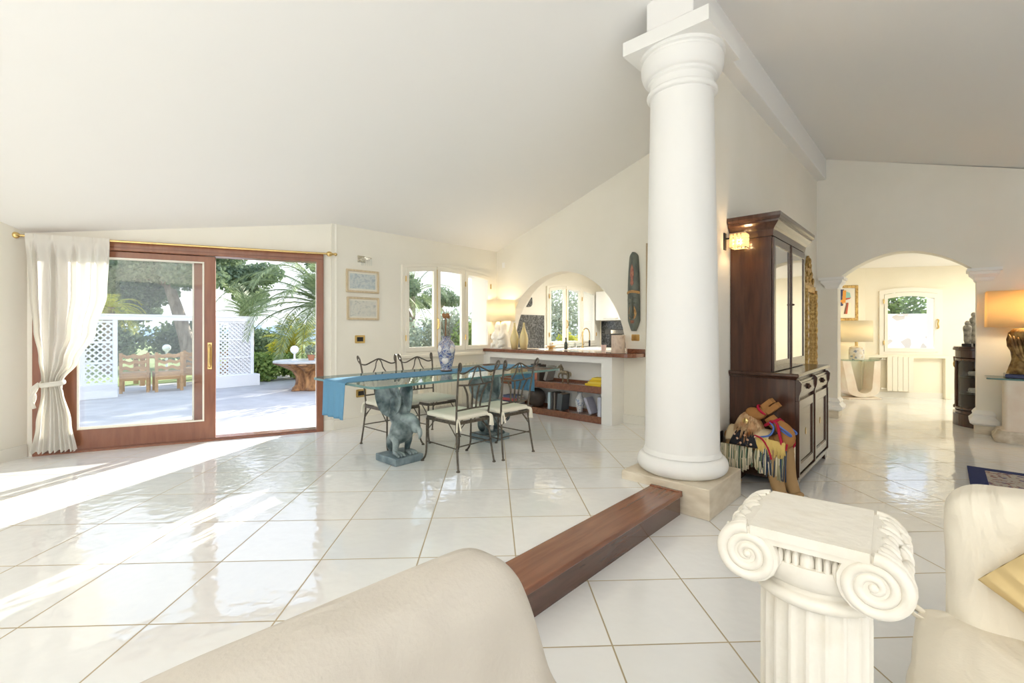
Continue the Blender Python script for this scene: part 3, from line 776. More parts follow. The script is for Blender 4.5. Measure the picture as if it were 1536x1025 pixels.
# ------------------------------------------------------------------ dining table
TZ = 1.085
t = thing('dining_table', 'long glass dining table on two bronze eagle supports on the raised tiled floor', 'table', W(-.80,2.49,UP), A)
tz = TZ-UP
b = MB(); b.prism(rrect(-1.38,1.38,-.64,.64,.10,4), tz-.022, tz, XY); top = b.build('tabletop', M['tglass'], t, smooth=False)
b = MB(); o_ = rrect(-1.3812,1.3812,-.6412,.6412,.10,4); i_ = rrect(-1.374,1.374,-.634,.634,.095,4)
b.prism(o_, tz-.0225, tz+.0005, XY, [i_]); b.build('glass_edge', M['tedge'], top, smooth=False)
def eagle(x, parent):
    e = MB(); e.box(x-.175,x+.175,-.20,.19,0,.075); base = e.build('plinth', M['bronzebase'], parent, smooth=False, bevel=.008)
    b = MB()
    # body: rounded breast towards the viewer (-y), sloping back
    prof = [(.10,.17,.02,.075),(.085,.20,.05,.10),(.0,.24,.115,.125),(-.05,.31,.135,.135),(-.06,.39,.12,.12),(-.02,.46,.085,.085),(.03,.53,.07,.07),(.05,.60,.075,.07)]
    rings = []
    for yy, zz, rx, ry in prof:
        rings.append([(x+rx*math.cos(2*PI*k/20), yy-.0+ry*math.sin(2*PI*k/20)*.9, zz+.25*ry*math.sin(2*PI*k/20)) for k in range(20)])
    b.loft(rings)
    body = b.build('eagle_body', M['bronze'], base, sharp=2, sub=1)
    b = MB(); b.ell((x,.13,.18), (.075,.05,.11), 14, 10); b.build('tail', M['bronze'], base, sharp=2)
    b = MB()
    hp = smooth_path([(x+.02,-.02,.44),(x+.06,-.10,.445),(x+.085,-.15,.41),(x+.09,-.18,.36)],5)
    b.tube(hp, [.085-.035*i/(len(hp)-1) for i in range(len(hp))], 14)
    b.ell((x+.09,-.175,.365), (.052,.062,.06), 14, 10)
    b.build('head', M['bronze'], base, sharp=2)
    b = MB(); b.tube(smooth_path([(x+.09,-.20,.37),(x+.09,-.245,.34),(x+.09,-.255,.29),(x+.09,-.235,.25)],4), [.036,.034,.032,.03,.03,.028,.026,.024,.02,.016,.013,.01,.006], 10); b.build('beak', M['bronze'], base, sharp=2)
    for sx in (-1, 1):
        b = MB(); lx = x+sx*.075
        b.tube(smooth_path([(lx,-.03,.30),(lx,-.06,.22),(lx,-.04,.13),(lx,-.05,.09)],4), [.062,.06,.055,.05,.044,.038,.034,.031,.03,.03,.032,.034,.036], 12)
        for k in (-1,0,1):
            b.tube(smooth_path([(lx+k*.012,-.05,.10),(lx+k*.03,-.12,.10),(lx+k*.036,-.17,.085)],3), [.022,.022,.021,.02,.019,.016,.011], 8)
        b.build('leg', M['bronze'], base, sharp=2)
        # raised wing: a broad cupped disc standing beside the back, carrying the glass
        b = MB()
        def wing(u, v, th, sx=sx):
            a = 2*PI*u; r = .195*v
            Y = .015 + r*math.cos(a)*(1.02 if math.cos(a) > 0 else .80); Z = .685 + r*math.sin(a)*1.05
            vein = .006*max(0, 1-abs(math.sin(a*4.5))*3)*v*(1-v)*4 + .004*math.sin(v*30)*v
            X = .055 + .10*v*v*(.55+.45*math.cos(a)) + .10*max(0, Z-.62) - sx*th*0
            return Vector((x + sx*(X+th+(vein if th > 0 else -vein)), Y, min(Z, tz-.024)))
        F = [[b.v(wing(i/40, .04+.96*j/8, -.019*(1-.55*(j/8)**3))) for j in range(9)] for i in range(40)]
        B = [[b.v(wing(i/40, .04+.96*j/8, .019*(1-.55*(j/8)**3))) for j in range(9)] for i in range(40)]
        for i in range(40):
            q = (i+1) % 40
            for j in range(8):
                b.f([F[i][j],F[q][j],F[q][j+1],F[i][j+1]]); b.f([B[i][j+1],B[q][j+1],B[q][j],B[i][j]])
            b.f([F[i][8],F[q][8],B[q][8],B[i][8]]); b.f([B[i][0],B[q][0],F[q][0],F[i][0]])
        # shoulder joining the body
        b.tube(smooth_path([(x+sx*.02,.0,.44),(x+sx*.05,.0,.52),(x+sx*.062,.0,.60),(x+sx*.06,.01,.70)],4), [.075]*4+[.06]*4+[.042]*4+[.012], 12)
        b.build('wing', M['bronze'], base, sharp=1.2)
    return base
eagle(-.70, t); eagle(.66, t)

# runner
b = MB(); hl = 1.39
path = [(-hl-.012,-.36)] ; 
def run(u, v):
    s = u*(2*hl+.72); y = (v-.5)*.455
    fold = .012*math.sin(v*22)*1.0
    if s < .36: k = (.36-s)/.36; return (-hl-.006-.012*k-fold*k, y*(1-.05*k)+.01*k, .003-(.36-s))
    if s > .36+2*hl: k = (s-.36-2*hl)/.36; return (hl+.006+.012*k+fold*k, y*(1-.06*k), .003-(s-.36-2*hl))
    return (s-.36-hl, y+.01*math.sin(s*3), .003+.001*math.sin(s*9+v*5))
b.surf(run, 120, 30)
t = tag(b.build('table_runner', M['blue'], loc=W(-.80,2.57,TZ+.002), rot=A, sharp=1.0, solid=.004), 'blue cloth runner laid along the glass table, hanging over both ends', 'table runner')

# vase with dried twigs on the table
t = thing('vase', 'tall blue and white china vase standing on the blue table runner', 'vase', W(-.80,2.55,TZ+.007), .4)
b = MB(); b.lathe([(.055,0),(.066,.005),(.066,.02),(.06,.035),(.068,.06),(.092,.16),(.107,.25),(.106,.30),(.090,.345),(.066,.368),(.052,.38),(.05,.40),(.06,.416),(.064,.423),(.058,.425),(.046,.41)], 40); vb = b.build('body', M['china'], t, sharp=1)
b = MB(); b.lathe([(.058,0),(.070,.006),(.070,.018),(.06,.022)], 32); b.build('foot_ring', M['rust'], t)
def onvase(a, z, r): return Vector((r*math.cos(a), r*math.sin(a), z))
for a, z, r, s in ((-1.1,.27,.098,.048),(-2.0,.14,.082,.050),(.2,.26,.098,.045),(-2.75,.27,.098,.045),(1.7,.2,.093,.05)):
    b = MB(); m = Matrix.Rotation(a, 3, 'Z')
    b.ell(onvase(a, z, r), (.012, s*.8, s), 14, 10, m); b.build('medallion', M['medal'], vb)
for k, (dx, dy, hh, r) in enumerate(((-.02,.01,.45,.006),(.015,-.012,.40,.005),(.03,.012,.33,.006),(-.012,-.02,.30,.009))):
    P = smooth_path([(dx*.6,dy*.6,.25),(dx,dy,.43),(dx*1.6-.01*k,dy*1.3,.43+hh*.5),(dx*2.2+(.02 if k else -.01),dy*1.2,.43+hh*.85)],5)
    b = MB(); b.tube(P, [r*(1-.7*i/len(P)) for i in range(len(P))], 6)
    if k < 3:
        for q in (5, 8, 11):
            d = Vector((rnd.uniform(-.05,.05), rnd.uniform(-.05,.05), rnd.uniform(.06,.1))); b.tube([P[q], P[q]+d*.6, P[q]+d], [.003,.0025,.0012], 5)
    lab = ('tallest dried twig standing in the blue and white vase', 'thin leaning dried twig in the blue and white vase', 'short dark dried twig at the right of the blue and white vase', 'thick grey dried stalk in the blue and white vase')[k]
    tag(b.build('dried_twig', M['bark'], loc=W(-.80,2.55,TZ+.007), rot=-.3), lab, 'twig', 'dried twigs in the table vase')
b = MB()
for k in range(9):
    a = k*.7; b.ell((.028*math.cos(a),.028*math.sin(a),.655+.012*(k%3)), (.022,.016,.022), 8, 6)
b.tube([(0,0,.30),(-.005,0,.5),(0,0,.65)], .006, 6)
tag(b.build('dried_flower', mat('dried_flower', (.22,.10,.04), .9, col2=(.35,.18,.08), scale=40), loc=W(-.805,2.55,TZ+.007)), 'brown dried flower head on a stalk in the table vase', 'flower')

# ------------------------------------------------------------------ wrought iron chairs
def chair(name, label, loc, rot, grp):
    t = thing(name, label, 'chair', loc, rot, grp)
    I = M['iron']
    # seat frame
    b = MB(); 
    b.prism(rrect(-.235,.235,-.235,.29,.04), .455, .488, XY, [rrect(-.222,.222,-.222,.277,.03)]); b.build('seat_frame', I, t, smooth=False)
    for sx in (-1, 1):
        b = MB(); b.tube(smooth_path([(sx*.225,.27,.47),(sx*.226,.272,.30),(sx*.23,.275,.12),(sx*.236,.292,.05),(sx*.244,.325,.008)],4), .0105, 8)
        b.lathe([(.018,0),(.02,.004),(.013,.018),(.008,.022)], 10, (sx*.244,.325,0)); b.build('leg', I, t)
        b = MB(); b.tube(smooth_path([(sx*.25,-.275,.006),(sx*.236,-.24,.22),(sx*.222,-.215,.47),(sx*.228,-.225,.62),(sx*.245,-.265,.90),(sx*.258,-.295,1.04)],5)
                         + smooth_path([(sx*.262,-.302,1.06),(sx*.268,-.325,1.083),(sx*.266,-.338,1.06),(sx*.258,-.325,1.02),(sx*.252,-.29,.99)],4)[1:], .0105, 8)
        b.lathe([(.018,0),(.02,.004),(.013,.018),(.008,.022)], 10, (sx*.25,-.275,0)); b.build('leg', I, t)
        b = MB(); b.tube([(sx*.238,-.245,.22),(sx*.228,.274,.22)], .007, 6); b.build('stretcher', I, t)
        for P_ in ([(sx*.227,.27,.33),(sx*.225,.14,.455)], [(sx*.228,-.225,.33),(sx*.225,-.10,.455)], [(sx*.228,-.222,.36),(sx*.12,-.222,.455)]):
            b = MB(); b.tube(P_, .006, 6); b.build('brace', I, t)
    b = MB(); b.tube([(-.238,-.245,.24),(.238,-.245,.24)], .007, 6); b.build('stretcher', I, t)
    # back: two rails, four curved slats, waved top with an inverted V
    b = MB(); b.tube([(-.228,-.226,.60),(0,-.228,.605),(.228,-.226,.60)], .009, 6); b.build('back_rail', I, t)
    b = MB(); b.tube(smooth_path([(-.243,-.258,.86),(-.12,-.262,.85),(0,-.263,.847),(.12,-.262,.85),(.243,-.258,.86)],4), .009, 6); b.build('back_rail', I, t)
    for k in (-1.5,-.5,.5,1.5):
        b = MB(); P = smooth_path([(k*.055,-.230,.602),(k*.060,-.236,.67),(k*.072,-.248,.76),(k*.108,-.262,.85)],4)
        rings = []
        for p in P: rings.append([p+Vector((-.011,-.0035,0)),p+Vector((.011,-.0035,0)),p+Vector((.011,.0035,0)),p+Vector((-.011,.0035,0))])
        b.loft(rings); b.build('slat', I, t, smooth=False)
    b = MB(); b.tube(smooth_path([(-.252,-.285,.985),(-.18,-.285,.975),(-.09,-.287,1.01),(0,-.289,1.04),(.09,-.287,1.01),(.18,-.285,.975),(.252,-.285,.985)],5), .009, 6)
    b.tube(smooth_path([(-.105,-.262,.852),(-.055,-.275,.93),(-.035,-.285,1.0),(0,-.289,1.036),(.035,-.285,1.0),(.055,-.275,.93),(.105,-.262,.852)],5), .0075, 6); b.build('top_scroll', I, t)
    b = MB(); soft_box(b, -.232,.232,-.225,.285,.49,.545,.026,10,.003,1); cu_ = b.build('seat_cushion', M['cushion'], t, sharp=3, merge=True)
    for sx in (-1, 1):
        b = MB(); b.tube(smooth_path([(sx*.20,-.215,.51),(sx*.235,-.245,.50),(sx*.245,-.25,.45),(sx*.25,-.255,.39)],4), .008, 6, flat=1.8)
        b.tube(smooth_path([(sx*.20,-.215,.51),(sx*.22,-.25,.50),(sx*.215,-.26,.45),(sx*.205,-.262,.40)],4), .008, 6, flat=1.8)
        b.ell((sx*.228,-.246,.50), (.014,.014,.016), 8, 6); b.build('tie', M['cushion'], cu_)
    return t
G_ = 'wrought iron chairs around the glass table'
c0 = chair('dining_chair', 'iron dining chair on the near side of the glass table, nearest the foreground', W(-1.10,1.96,UP), A, G_)
dup(c0, W(-.50,1.92,UP), A, 'iron dining chair on the near side of the glass table, nearer the bar shelves')
dup(c0, W(-1.17,3.17,UP), A+PI, 'iron dining chair on the far side of the glass table, below the framed maps')
dup(c0, W(-.58,3.17,UP), A+PI, 'iron dining chair on the far side of the glass table, below the big window')

# ------------------------------------------------------------------ serving bar with shelves
# masonry carcass (built in): end post, header, left post
b = MB()
b.box(1.615,1.965,1.72,1.90,UP,1.19); b.box(1.62,1.965,1.90,4.45,1.09,1.19); b.box(1.62,1.965,4.28,4.45,UP,1.09); b.box(1.945,1.966,1.90,4.28,UP,1.09)
struct(b.build('wall_bar', M['white'], smooth=False, **HOUSE))
t = thing('bar_counter', 'reddish wooden bar counter running through the round hatch', 'counter', W(1.965,2.9,1.19), A)
b = MB(); cp = [(-.40,1.55),(-.40,-1.36)] + [(-.40+.16*(1-math.cos(PI/2*i/6)), -1.36-.17*math.sin(PI/2*i/6)) for i in range(1,7)] + [(-.001,-1.53),(-.001,-1.20),(.42,-1.20),(.42,1.25),(-.001,1.25),(-.001,1.55)]
b.prism(cp, 0, .055, XY); b.build('worktop', M['mahogX'], t, smooth=False, bevel=.012, bseg=3)
b = MB(); b.box(-.022,-.001,-1.53,-1.245,.055,.115); b.build('upstand', M['mahogX'], t, smooth=False, bevel=.004)
b = MB(); b.box(-.022,-.001,1.245,1.55,.055,.115); b.build('upstand', M['mahogX'], t, smooth=False, bevel=.004)
SHL = 2.36
def shelf(z, lab):
    t = thing('wooden_shelf', lab, 'shelf', W(1.62,3.09,z), A)
    b = MB(); b.box(-.015,.32,-1.19,1.19,-.105,0); b.build('board', M['mahogX'], t, smooth=False, bevel=.006)
    b = MB(); b.box(.305,.32,-1.19,1.19,0,.035); b.build('back_strip', M['mahogX'], t, smooth=False)
shelf(.735, 'upper wooden shelf under the white bar, holding the horse figurine and yellow books')
shelf(.285, 'lower wooden shelf under the white bar, at floor level, holding the round dark pot')

def book(name, lab, u, w, z, th, dp, h, col, rot=0, lean=0, grp=None, flat=False):
    """spine towards the room (-u); th along w, dp along u"""
    t = thing(name, lab, 'book', W(u, w, z + th/2*abs(math.sin(lean))), A+rot, grp)
    m = Matrix.Rotation(lean, 4, 'X')
    if flat: m = m @ Matrix.Translation((0,0,th/2)) @ Matrix.Rotation(PI/2, 4, 'X') @ Matrix.Translation((0,0,-h/2))
    c = mat('book_cover', col, .5)
    b = MB(); b.box(-dp/2,dp/2,-th/2,-th/2+.004,0,h,m); b.box(-dp/2,dp/2,th/2-.004,th/2,0,h,m); b.box(-dp/2-.003,-dp/2+.003,-th/2,th/2,0,h,m); b.build('cover', c, t, smooth=False)
    b = MB(); b.box(-dp/2+.003,dp/2-.006,-th/2+.004,th/2-.004,.005,h-.005,m); b.build('pages', M['paper'], t, smooth=False)
    return t
G1 = 'books on the lower bar shelf'; G2 = 'yellow books on the upper bar shelf'; G3 = 'books on the upper bar shelf behind the chair'
book('book', 'pale blue book standing upright on the lower bar shelf', 1.76,2.93,.287,.05,.19,.27,(.50,.62,.70),grp=G1)
book('book', 'thin dark grey book beside the pale blue book on the lower shelf', 1.76,2.875,.287,.035,.18,.275,(.07,.07,.075),grp=G1)
book('book', 'thin brown-grey book among the dark books on the lower shelf', 1.77,2.832,.287,.03,.18,.275,(.20,.17,.15),grp=G1)
book('book', 'thick slate grey book leaning at the end of the lower shelf row', 1.76,2.725,.289,.10,.20,.26,(.10,.115,.13),lean=.10,grp=G1)
book('book', 'lilac-grey book leaning against the white bar post on the lower shelf', 1.74,2.11,.292,.045,.19,.26,(.42,.42,.52),lean=-.42,grp=G1)
book('book', 'pale lilac book upright against the white bar post on the lower shelf', 1.72,1.945,.287,.05,.19,.29,(.55,.57,.68),grp=G1)
book('book', 'lowest yellow book of the pile on the upper bar shelf', 1.74,2.06,.737,.032,.22,.28,(.75,.52,.03),flat=True,grp=G2)
book('book', 'second yellow book from the bottom of the pile on the upper shelf', 1.74,2.035,.770,.030,.21,.24,(.80,.60,.08),.1,flat=True,grp=G2)
book('book', 'third yellow book from the bottom of the pile on the upper shelf', 1.745,2.02,.801,.028,.20,.21,(.72,.48,.02),-.05,flat=True,grp=G2)
book('book', 'topmost yellow book of the pile on the upper bar shelf', 1.75,2.005,.830,.028,.19,.19,(.82,.60,.06),.08,flat=True,grp=G2)
book('book', 'orange-red book at the left end of the upper bar shelf', 1.76,3.22,.737,.05,.18,.25,(.45,.16,.10),grp=G3)
book('book', 'dark brown book beside the orange-red book on the upper shelf', 1.76,3.165,.737,.045,.18,.26,(.08,.06,.05),grp=G3)
book('book', 'grey book leaning on the dark brown book on the upper shelf', 1.77,3.03,.740,.05,.2,.25,(.30,.28,.26),lean=.32,grp=G3)
book('book', 'black box file standing furthest left on the upper bar shelf', 1.78,3.31,.737,.06,.2,.27,(.05,.05,.05),grp=G3)
for k, (c_, l_) in enumerate((((.05,.06,.12),'lowest dark book of the flat pile on the lower bar shelf'),((.45,.10,.10),'red book in the middle of the flat pile on the lower bar shelf'),((.10,.12,.22),'navy book on top of the flat pile on the lower bar shelf'))):
    book('book', l_, 1.74,3.80,.287+.047*k,.045,.24-.01*k,.34-.02*k,c_,.05*k,flat=True,grp=G1)
# round dark pot
b = MB(); b.lathe([(.05,0),(.09,.01),(.135,.07),(.152,.14),(.148,.19),(.12,.25),(.08,.285),(.055,.295),(.052,.30),(.045,.295)], 36)
tag(b.build('round_pot', M['rust'], loc=W(1.76,3.27,.287), sharp=1), 'round dark brown pottery jar on the lower bar shelf', 'pot')
# china vase on lower shelf
t = thing('vase', 'small blue and white china vase on the lower bar shelf', 'vase', W(1.76,2.385,.287), 0)
b = MB(); b.lathe([(.045,0),(.05,.005),(.046,.03),(.048,.05),(.07,.12),(.078,.17),(.070,.215),(.042,.25),(.034,.27),(.034,.295),(.046,.315),(.044,.318),(.03,.30)], 32); b.build('body', M['china2'], t, sharp=1)
# horse figurine
hm = mat('figurine_bronze', (.14,.11,.07), .4, .4, col2=(.33,.28,.20), scale=30)
t = thing('horse_figurine', 'small bronze rearing horse figurine on the upper bar shelf', 'figurine', W(1.73,2.66,.743), A+PI/2+.25)
b = MB()
b.tube(smooth_path([(-.055,0,.14),(-.03,0,.15),(.02,0,.155),(.05,0,.175),(.065,0,.215),(.075,0,.245)],4), [.03,.034,.036,.036,.035,.034,.034,.034,.036,.038,.038,.037,.035,.031,.028,.026,.024,.022,.021,.02,.019], 12)
b.tube(smooth_path([(.066,0,.245),(.088,0,.25),(.112,0,.228),(.125,0,.21)],4), [.02,.023,.024,.023,.021,.02,.018,.017,.016,.015,.014,.013,.011], 10)
for y in (-.012,.012): b.tube([(.07,y,.262),(.066,y*1.2,.29)], [.008,.002], 6)
b.build('body', hm, t, sharp=3)
for x, y, P in ((-.05,-.022,[(-.05,-.022,.14),(-.06,-.024,.09),(-.045,-.024,.05),(-.05,-.024,.0)]),(-.05,.022,[(-.05,.022,.14),(-.065,.024,.09),(-.06,.024,.05),(-.07,.024,.0)]),
                (.04,-.02,[(.045,-.02,.16),(.05,-.022,.09),(.04,-.022,.05),(.045,-.022,.0)]),(.04,.02,[(.045,.02,.16),(.09,.022,.13),(.10,.022,.09),(.085,.022,.065)])):
    b = MB(); P = smooth_path(P,4); b.tube(P, [.02-.010*i/(len(P)-1) for i in range(len(P)-2)]+[.012,.013], 8); b.build('leg', hm, t, sharp=3)
b = MB(); b.tube(smooth_path([(-.06,0,.16),(-.095,0,.15),(-.105,0,.09)],4), [.008,.011,.014,.016,.016,.015,.013,.009,.004], 8); b.build('tail', hm, t, sharp=3)
b = MB(); b.surf(lambda u, v: (.035+.035*u-.02*v*(1-u*.3), (v-.5)*.006, .19+.075*u+.02*v), 8, 4); b.build('mane', hm, t, solid=.006)

# table lamp at the end of the bar
def table_lamp(name, lab, loc, rot, base_fn, z0, z1, rx, ry, shade_m, rect=False, watt=6, col=(1,.75,.42), taper=.94):
    t = thing(name, lab, 'lamp', loc, rot)
    base_fn(t)
    b = MB()
    if rect:
        P0 = rrect(-rx,rx,-ry,ry,.02,3)
        b.loft([[(x,y,z0) for x,y in P0],[(x*taper,y*taper,z1) for x,y in P0]], cap=False)
        b.prism([(x*taper*.995,y*taper*.99) for x,y in P0], z1-.012, z1-.004, XY)
    else:
        b.loft([[(rx*k*math.cos(2*PI*i/48), ry*k*math.sin(2*PI*i/48), z) for i in range(48)] for z, k in ((z0,1),(z1,taper))], cap=False)
    b.build('lamp_shade', shade_m, t, solid=.003, sharp=1)
    zc = (z0+z1)/2
    b = MB(); b.ell((0,0,zc), (.03,.03,.042), 12, 8); bo = b.build('bulb', M['bulb'], t)
    b = MB(); b.tube([(0,0,z0-.06),(0,0,zc-.03)], .012, 8); b.build('lamp_holder', M['brass'], t)
    q = light(name+'_glow', 'POINT', (loc[0],loc[1],loc[2]+zc+.01), watt, col, shadow_soft_size=.06)
    return t
def stone_couple(t):
    b = MB()
    b.box(-.13,.13,-.15,.15,0,.03)
    for sy in (-1,1):
        P = [(.0,.0,.03,.105,.085),(.0,0,.12,.11,.085),(0,0,.22,.115,.085),(0,0,.29,.10,.075),(0,0,.33,.06,.055),(0,0,.36,.062,.06),(0,0,.42,.068,.065),(0,0,.46,.05,.05),(0,0,.485,.02,.02)]
        b.loft([[(x+rx*math.cos(2*PI*k/20), sy*.068+ry*math.sin(2*PI*k/20), z) for k in range(20)] for x,_,z,rx,ry in P])
    for sy in (-1,1):
        b.tube(smooth_path([(-.05,sy*.13,.27),(-.10,sy*.12,.20),(-.115,sy*.04,.18)],4), .03, 10)
        b.tube(smooth_path([(-.02,sy*.10,.05),(-.10,sy*.11,.07),(-.125,sy*.06,.04)],4), .04, 10)
    b.build('stone_base', M['alab'], t, sharp=1.2)
table_lamp('table_lamp', 'lit table lamp with a carved white stone base at the left end of the bar', W(1.74,4.12,1.247), A, stone_couple, .50, .885, .265, .265, M['shade'], watt=5.5, taper=.97, col=(1,.82,.56))

# things standing on the bar
for u, w, lab in ((1.80,3.83,'left of the two slender yellow bottle vases on the bar counter'),(1.86,3.66,'right of the two slender yellow bottle vases on the bar counter')):
    b = MB(); b.lathe([(.05,0),(.058,.005),(.075,.10),(.080,.17),(.068,.25),(.036,.34),(.022,.40),(.017,.45),(.020,.47),(.016,.47),(.012,.44)], 32)
    tag(b.build('bottle_vase', M['yvase'], loc=W(u,w,1.247), sharp=1), lab, 'vase', 'yellow bottle vases on the bar')
t = thing('candle_dish', 'amber glass dish holding a candle on the bar counter', 'candle holder', W(2.08,3.22,1.247), 0)
b = MB(); b.lathe([(.04,0),(.045,.005),(.035,.02),(.06,.03),(.10,.055),(.105,.06),(.095,.058),(.05,.036),(.02,.034)], 28); b.build('dish', mat('amber_glass', (.62,.36,.10), .12, coat=.5), t)
b = MB(); b.lathe([(.022,.034),(.022,.105),(.018,.112),(.004,.112),(.003,.125)], 16); b.build('candle', M['alab'], t)
t = thing('small_bottle', 'tiny pale bottle with a brass stopper on the bar beside the candle dish', 'bottle', W(2.30,3.36,1.247), 0)
b = MB(); b.lathe([(.018,0),(.022,.004),(.022,.05),(.012,.065),(.010,.08)], 16); b.build('body', M['alab'], t)
b = MB(); b.ell((0,0,.095),(.016,.016,.018),10,8); b.build('stopper', M['brass'], t)
t = thing('oil_bottle', 'slim dark green bottle at the back of the bar in front of the kitchen window', 'bottle', W(2.28,3.04,1.247), 0)
b = MB(); b.lathe([(.028,0),(.032,.006),(.032,.09),(.026,.115),(.012,.14),(.011,.185)], 20); b.build('body', mat('green_glass', (.03,.05,.04), .1, coat=.5), t)
b = MB(); b.lathe([(.013,.175),(.013,.20),(.0085,.205)], 14); b.build('cap', M['dark'], t)
gl = pane('clear_glass', (.95,.97,.97), 1.6)
for w, lab in ((2.90,'left of the two round clear glass bowls at the back of the bar'),(2.76,'right of the two round clear glass bowls at the back of the bar')):
    b = MB(); b.lathe([(.03,0),(.035,.003),(.012,.012),(.012,.03),(.05,.045),(.066,.075),(.066,.10),(.058,.125),(.056,.125),(.063,.10),(.063,.076),(.047,.048),(.01,.034)], 28)
    tag(b.build('glass_bowl', gl, loc=W(2.26,w,1.247), sharp=1), lab, 'bowl', 'glass bowls on the bar')
b = MB(); b.lathe([(.03,0),(.034,.004),(.044,.10),(.041,.10),(.032,.01)], 24); tag(b.build('cup', mat('pink_ceramic', (.74,.55,.52), .3), loc=W(2.10,2.16,1.247)), 'small pink cup on the bar beside the speckled drum', 'cup')
t = thing('speckled_drum', 'tall speckled beige cylinder box at the right end of the bar', 'container', W(1.74,1.69,1.247), A)
b = MB(); b.lathe([(.098,0),(.100,.004),(.100,.262),(.098,.266),(.092,.266),(.09,.26)], 36); b.build('body', M['birch'], t, sharp=.8)
b = MB(); b.lathe([(.104,.0),(.104,.02),(.1,.022)], 36); b.build('foot_band', M['birch'], t)

# kitchen beyond the hatch
t = thing('kitchen_worktop', 'white kitchen worktop with its units below the kitchen window', 'worktop', W(2.2,4.0,UP), A)
b = MB(); b.box(.0,3.4,-.12,.40,.90,1.0); b.build('top', M['white'], t, smooth=False, bevel=.006)
for k in range(4):
    b = MB(); b.box(.02+.85*k,.85*(k+1)-.02,-.10,.40,.06,.90); f_ = b.build('unit', M['winframe'], t, smooth=False, bevel=.004)
    b = MB(); b.box(.2+.85*k,.65+.85*k,-.118,-.10,.80,.815); b.build('handle', M['chrome'], f_, smooth=False)
t = thing('kitchen_tap', 'brass swan-neck kitchen tap in front of the kitchen window', 'tap', W(4.42,4.15,1.18), A)
b = MB(); b.lathe([(.03,0),(.032,.01),(.02,.02),(.016,.05)], 16); b.tube([(0,0,.03),(0,0,.30)] + [(.0+.14*(1-math.cos(PI*i/10)), 0, .30+.14*math.sin(PI*i/10)) for i in range(1,11)] + [(.28,0,.24),(.28,0,.16)], .013, 10); b.build('spout', M['brass'], t)
b = MB(); b.tube([(.0,0,.06),(.07,0,.09)], .008, 8); b.tube([(0,0,.12),(.28,0,.12)], .006, 6); b.build('lever', M['brass'], t)
b = MB(); b.lathe([(.018,0),(.02,.01),(.02,.13),(.014,.15)], 14, (.28,0,.02)); b.build('spray_head', M['dark'], t)
b = MB(); b.box(2.45,3.40,4.435,4.449,1.19,1.895); b.box(5.605,5.619,2.5,4.40,1.19,1.80); struct(b.build('trim_8', M['mosaic'], smooth=False, **HOUSE))
t = thing('wall_cupboard', 'white kitchen wall cupboard with one handle, seen through the hatch', 'cupboard', W(5.60,3.55,1.81), A)
b = MB(); b.box(-.34,0,-.75,.78,0,.70); b.build('body', M['white'], t, smooth=False, bevel=.004)
for k in range(2):
    b = MB(); b.box(-.362,-.342,-.745+.765*k,.01+.765*k,.005,.695); d_ = b.build('door', mat('gloss_white', (.86,.85,.80), .1, coat=.5), t, smooth=False, bevel=.004)
    b = MB(); b.tube([(-.362,-.60+.765*k,.05),(-.385,-.58+.765*k,.05),(-.385,-.22+.765*k,.05),(-.362,-.20+.765*k,.05)], .007, 6); b.build('handle', M['chrome'], d_)
t = thing('coffee_machine', 'black coffee machine in the kitchen behind the speckled drum', 'coffee machine', W(5.05,3.42,1.18), A)
b = MB(); b.box(-.2,.2,-.42,.42,0,.04); b.box(.0,.2,-.42,.42,.04,.42); b.box(-.2,.2,-.42,.42,.30,.43); b.build('body', M['dark'], t, smooth=False, bevel=.012)
b = MB(); b.box(-.208,-.2,-.38,.25,.32,.40); b.build('panel', M['chrome'], t, smooth=False)
b = MB(); b.tube([(-.10,0,.30),(-.10,0,.24)], .03, 10); b.build('nozzle', M['chrome'], t)
b = MB(); b.box(4.8,5.6,2.45,3.86,UP,1.18); tag(b.build('kitchen_side_unit', M['winframe'], smooth=False, bevel=.006, **HOUSE), 'cream kitchen unit carrying the coffee machine', 'cabinet')
b = MB(); n=14
b.prism([(2.82+.17*(i/n)+.085*math.sin(PI*i/n)*.9, 2.06+.20*(i/n)-.07*math.sin(PI*i/n)) for i in range(n+1)], 4.43, 4.449, XZ)
tag(b.build('wall_ornament', M['mosaic'], smooth=False, **HOUSE), 'dark half-moon mosaic ornament on the kitchen wall', 'ornament')

# ------------------------------------------------------------------ things on the walls
def framed(name, lab, loc, rot, w, h, fr, frm, art, mount, grp=None, cat='picture'):
    """local x right, -y out of the wall, origin at the lower centre"""
    t = thing(name, lab, cat, loc, rot, grp)
    b = MB(); o = [(-w/2,0),(w/2,0),(w/2,h),(-w/2,h)]; i = [(-w/2+fr,fr),(w/2-fr,fr),(w/2-fr,h-fr),(-w/2+fr,h-fr)]
    b.prism(o, -.028, 0, XZ, [i]); b.build('frame', frm, t, smooth=False, bevel=.006)
    b = MB(); b.box(-w/2+fr-.004,w/2-fr+.004,-.012,-.006,fr-.004,h-fr+.004); b.build('mount', M['paper'], t, smooth=False)
    q = mount
    b = MB(); b.box(-w/2+fr+q,w/2-fr-q,-.0145,-.0122,fr+q,h-fr-q); b.build('print', art, t, smooth=False)
    return t
mapfr = mat('pale_wood_frame', (.55,.43,.28), .5, col2=(.66,.55,.38), scale=12, stretch=(8,8,1))
framed('framed_map', 'upper framed antique map print, on the wall between the door and the window', W(-.845,4.449,2.135), A, .525, .335, .03, mapfr, M['mapblue'], .028, 'framed antique maps')
framed('framed_map', 'lower framed antique map print, on the wall above the brass light switch', W(-.838,4.449,1.735), A, .515, .335, .03, mapfr, M['mapgrey'], .022, 'framed antique maps')
